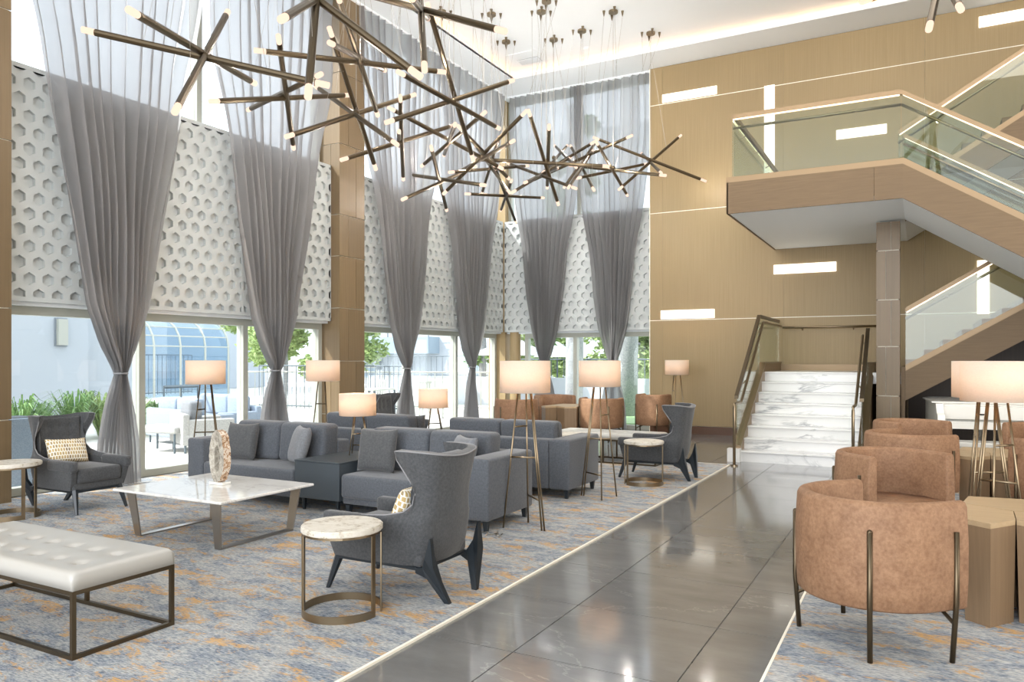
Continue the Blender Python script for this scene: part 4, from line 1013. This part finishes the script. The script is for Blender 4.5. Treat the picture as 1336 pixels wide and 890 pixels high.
# white curved building wing with a sconce
b_ = thing('garden_building', 'white stucco building wing outside the nearest window bay', 'building', (0, 0, 0))
obj('wall', box(-19.6, -19.2, -6, 12.15, 0, 8), 'facade', b_); obj('wall', box(-19.9, -19.5, 12.15, 14.0, 0, 8), 'facade', b_)
obj('wall', box(-33, -32.6, 13, 31, 0, 10), 'facade', b_)
s = thing('wall_sconce', 'box-shaped outdoor sconce high on the white stucco wall', 'wall light', (-19.2, 11.42, 2.24)); obj('lamp_box', box(.001, .13, -.12, .12, -.33, .33), 'frame', s); obj('back_plate', box(.0, .03, -.16, .16, -.36, .36), 'grille', s)
# conservatory
cvt = thing('conservatory', 'curved glass conservatory outside the nearest window bay', 'conservatory', (-31.6, 17.6, 0))
def arc(yy): return [(4.2 * (1 - 0) , yy, 0), (4.2, yy, 2.1)] + [(4.2 - 1.5 * (1 - math.cos(a)), yy, 2.1 + 1.25 * math.sin(a)) for a in (.35, .7, 1.05, 1.57)] + [(0, yy, 3.45)]
ribs = [0, 1.25, 2.5, 3.75, 5.0, 6.25]
for yy in ribs: bm = NB(); tube(bm, arc(yy), .05, 6); obj('rib', bm, 'frame', cvt)
A_ = arc(0)
for k, (x, y, z) in enumerate(A_[1:-1]): bm = NB(); tube(bm, [(x, 0, z), (x, 6.25, z)], .03, 6); obj('rail', bm, 'frame', cvt)
for i in range(5):
    for k in range(len(A_) - 1):
        p, q = A_[k], A_[k + 1]; bm = NB(); bm.faces.new([bm.verts.new(v) for v in ((p[0], ribs[i] + .04, p[2]), (p[0], ribs[i + 1] - .04, p[2]), (q[0], ribs[i + 1] - .04, q[2]), (q[0], ribs[i] + .04, q[2]))])
        o = obj('pane', bm, 'cglass', cvt); md = o.modifiers.new('s', 'SOLIDIFY'); md.thickness = .01
bm = NB(); prism(bm, [(0, 0), (4.2, 0), (4.2, 2.1), (3.4, 3.0), (2.7, 3.35), (0, 3.45)], 6.28, 6.34, 'y'); obj('end_wall', bm, 'cglass', cvt)
def fence(label, p, q, z0, z1, n, m='outmetal', r=.014, post=None):
    t = thing('metal_fence', label, 'fence', (*p, 0)); P = Vector((*p, 0)); d = Vector((*q, 0)) - P
    for z in (z0 + .08, z1): bm = NB(); tube(bm, [(0, 0, z), (d.x, d.y, z)], r * 1.6, 4); obj('rail', bm, m, t)
    for k in range(n + 1):
        c = d * (k / n); bm = NB(); cyl(bm, (c.x, c.y, z0), (c.x, c.y, z1), r, n=4); obj('bar', bm, m, t)
    return t
fence('dark iron fence inside the conservatory glass', (-29.5, 17.8), (-29.5, 23.6), 0, 1.75, 26)
fence('short grey rail on the white wall beside the nearest curtain', (-13.2, 9.9), (-13.2, 10.7), .35, 1.0, 2, 'outmetal', .02)
# outdoor lounge furniture
def outsofa(label, x, y, rz, W=1.9, D=.85, m='outfab', body='wicker', h=.66):
    t = thing('outdoor_sofa', label, 'sofa', (x, y, -.02), rz, 'outdoor lounge sofas on the patio')
    obj('base', rbox(0, W, 0, D, .14, .32, .02), body, t, True); obj('back', rbox(0, W, D - .12, D, .30, h, .03), body, t, True)
    for a in (0, W - .14): obj('arm', rbox(a, a + .14, 0, D - .1, .30, .56, .03), body, t, True)
    n = max(1, round(W / .8))
    for k in range(n):
        w = (W - .3) / n; obj('seat_cushion', rbox(.15 + w * k, .15 + w * (k + 1) - .01, .0, D - .14, .32, .46, .04), m, t, True); obj('back_cushion', rbox(.15 + w * k, .15 + w * (k + 1) - .01, D - .36, D - .14, .46, .86, .06), m, t, True)
    for a in (.06, W - .06):
        for b2 in (.06, D - .06): bm = NB(); cyl(bm, (a, b2, 0), (a, b2, .14), .02, n=6); obj('leg', bm, 'outmetal', t)
    return t
outsofa('blue-grey outdoor sofa outside the window left of the peach lamp', -13.6, 10.4, -.25, 2.1, m='outfab', body='outfab')
outsofa('pale wicker outdoor armchair just outside behind the peach lamp', -10.35, 9.15, 2.7, .95, m='pillow_l')
outsofa('blue-grey outdoor sofa outside between the window mullion and second curtain', -11.2, 9.9, 3.0, 1.6, m='outfab', body='outfab')
t = thing('outdoor_table', 'low pale outdoor ottoman table in front of the blue-grey sofa', 'side table', (-11.35, 8.55, -.02), .2)
obj('top', rbox(-.45, .45, -.3, .3, .33, .44, .03), 'wicker', t, True)
for a in (-.4, .4):
    for b2 in (-.25, .25): bm = NB(); cyl(bm, (a, b2, 0), (a, b2, .33), .018, n=6); obj('leg', bm, 'outmetal', t)
t = thing('planter', 'tall grey rectangular planter outside behind the left column', 'planter', (-9.75, 5.2, -.02)); obj('body', rbox(-.22, .22, -.22, .22, 0, .86, .01, 1), 'outfab', t); obj('soil', box(-.19, .19, -.19, .19, .862, .868), 'darkwood', t)
blob_tree('bright yellow-green tree outside behind the second curtain', -19.5, 19.4, 3.9, 1.5, 'leafB', .08, 4200, 2, .12, low=.2)
blob_tree('green tree outside between the second curtain and the brown column', -16.9, 19.9, 3.9, 1.3, 'leafB', .10, 4200, 4, .12, low=.2)
grassy('pale shrub on the patio beside the second curtain', -13.2, 15.4, .75, .5, 'leafB', 120, 30)
fence('dark iron fence on the patio beside the second curtain', (-18.8, 17.6), (-13.4, 18.3), 0, 1.35, 34)
# balcony building beyond second bay
bb_ = thing('balcony_building', 'white apartment building with a blue balcony beyond the second window bay', 'building', (0, 38, 0))
obj('wall', box(-42, -12, 0, .4, -1, 14), 'facade', bb_)
obj('balcony_slab', box(-33.5, -25.5, -1.2, 0, 1.9, 2.9), 'facade_d', bb_)
bm = NB()
for z in (3.2, 3.6, 4.0): tube(bm, [(-33.5, -1.15, z), (-25.5, -1.15, z)], .04, 4)
for k in range(9): tube(bm, [(-33.5 + k, -1.15, 2.9), (-33.5 + k, -1.15, 4.0)], .04, 4)
obj('balcony_rail', bm, 'outmetal', bb_)
for x0, x1, z0, z1 in ((-31.5, -30.2, .3, 1.1), (-23.6, -22.2, .3, 1.3), (-17.0, -15.8, .2, 1.3), (-24.5, -22.6, 4.4, 6.2)):
    w_ = obj('window', box(x0, x1, -.05, -.001, z0, z1), 'frame', bb_); obj('pane', box(x0 + .1, x1 - .1, -.08, -.051, z0 + .1, z1 - .1), 'facade_d', w_)
for x in (-30.0, -27.6, -21.4): obj('wall_lamp', box(x - .12, x + .12, -.25, -.001, .9, 1.5), 'outmetal', bb_)
# pool terrace: low white wall, fence, tables and chairs
struct('garden_wall', None, box(-24, -14, 29.5, 29.8, -.02, .75), 'facade')
fence('dark railing on top of the low white garden wall', (-24, 29.4), (-14.5, 29.4), .75, 1.7, 30)
fence('pale pool fence outside the second window bay', (-19.5, 17.5), (-10.2, 20.4), .0, 1.15, 40, 'frame', .016)
def outchair(label, x, y, rz):
    t = thing('patio_chair', label, 'chair', (x, y, -.02), rz, 'pale slatted patio chairs')
    obj('seat', box(-.25, .25, -.25, .25, .42, .45), 'frame', t)
    for k in range(4): obj('slat', box(-.22 + k * .12, -.16 + k * .12, .23, .25, .45, .95), 'frame', t)
    obj('top_rail', box(-.25, .25, .225, .255, .93, .98), 'frame', t)
    for a in (-.22, .22):
        for b2 in (-.22, .22): bm = NB(); cyl(bm, (a, b2, 0), (a, b2, .42), .02, n=6); obj('leg', bm, 'frame', t)
for k, (x, y, a, lb) in enumerate([(-14.6, 17.2, .4, 'pale patio chair outside right beside the brown column'), (-13.6, 17.6, 2.8, 'pale patio chair outside just left of the third curtain'), (-12.3, 18.0, .2, 'pale patio chair outside behind the third curtain'), (-11.4, 16.6, 1.4, 'pale patio chair outside between the third curtain and the small lamp')]): outchair(lb, x, y, a)
t = thing('patio_table', 'dark-framed patio table outside right of the brown column', 'table', (-13.4, 16.6, -.02)); obj('top', box(-.5, .5, -.5, .5, .72, .76), 'frame', t)
for a in (-.45, .45):
    for b2 in (-.45, .45): obj('leg', box(a - .02, a + .02, b2 - .02, b2 + .02, 0, .72), 'outmetal', t)
def umbrella(label, x, y, h=2.4, r=1.5):
    t = thing('patio_umbrella', label, 'umbrella', (x, y, -.02)); bm = NB(); cyl(bm, (0, 0, 0), (0, 0, h), .03, n=8); obj('pole', bm, 'outmetal', t)
    bm = NB(); cyl(bm, (0, 0, h - .45), (0, 0, h + .1), r, .03, 8); obj('canopy', bm, 'facade', t)
umbrella('white patio umbrella seen through the fourth curtain gap', -11.6, 21.5, 2.15)
umbrella('white patio umbrella beyond the low wall behind the nearest drum lamp', -11.3, 24.3, 2.1, .9)
blob_tree('dark green conifer-like tree seen beside the room corner', -14.6, 24.6, 6.5, .9, 'leafA', .14, 2200, 7, .14, low=.1)
blob_tree('bright tree outside left of the fifth curtain', -13.4, 27.0, 3.9, 1.5, 'leafB', .12, 4000, 8, .14, low=.15)
blob_tree('green tree outside between the far curtains', -10.1, 22.8, 10.5, 1.2, 'leafA', .14, 4200, 9, .14, low=.1)
blob_tree('bright green tree outside right of the last curtain', -7.8, 25.5, 3.9, 1.5, 'leafB', .12, 4500, 10, .14, low=.15)
blob_tree('yellow-green tree outside behind the two palm trunks', -10.4, 28, 4.2, 1.8, 'leafB', .12, 4500, 12, .14, low=.15)
for x, y, lb in ((-8.95, 20.4, 'grey palm trunk outside at the window mullion'), (-7.0, 19.6, 'thick grey-blue palm trunk outside beside the last curtain')):
    bm = NB(); tube(bm, [(0, 0, 0), (.04, 0, 3), (.0, .05, 6), (.05, 0, 9)], .26, 12); o = obj('palm_trunk', bm, 'bark', None, True, (x, y, -.02)); tag(o, lb, 'tree', 'palm trunks outside the far windows')
struct('garden_wall', None, box(-14.5, -5.2, 22.3, 22.5, -.02, .95), 'facade')
fence('dark railing beyond the far windows', (-13.6, 23.2), (-5.6, 23.2), .0, 1.55, 34)
tg = NB(); bx(tg, -8, -2, 17.2, 22.2, -.02, .02); tag(obj('lawn', tg, 'leafA'), 'patch of green lawn outside the far window', 'lawn')
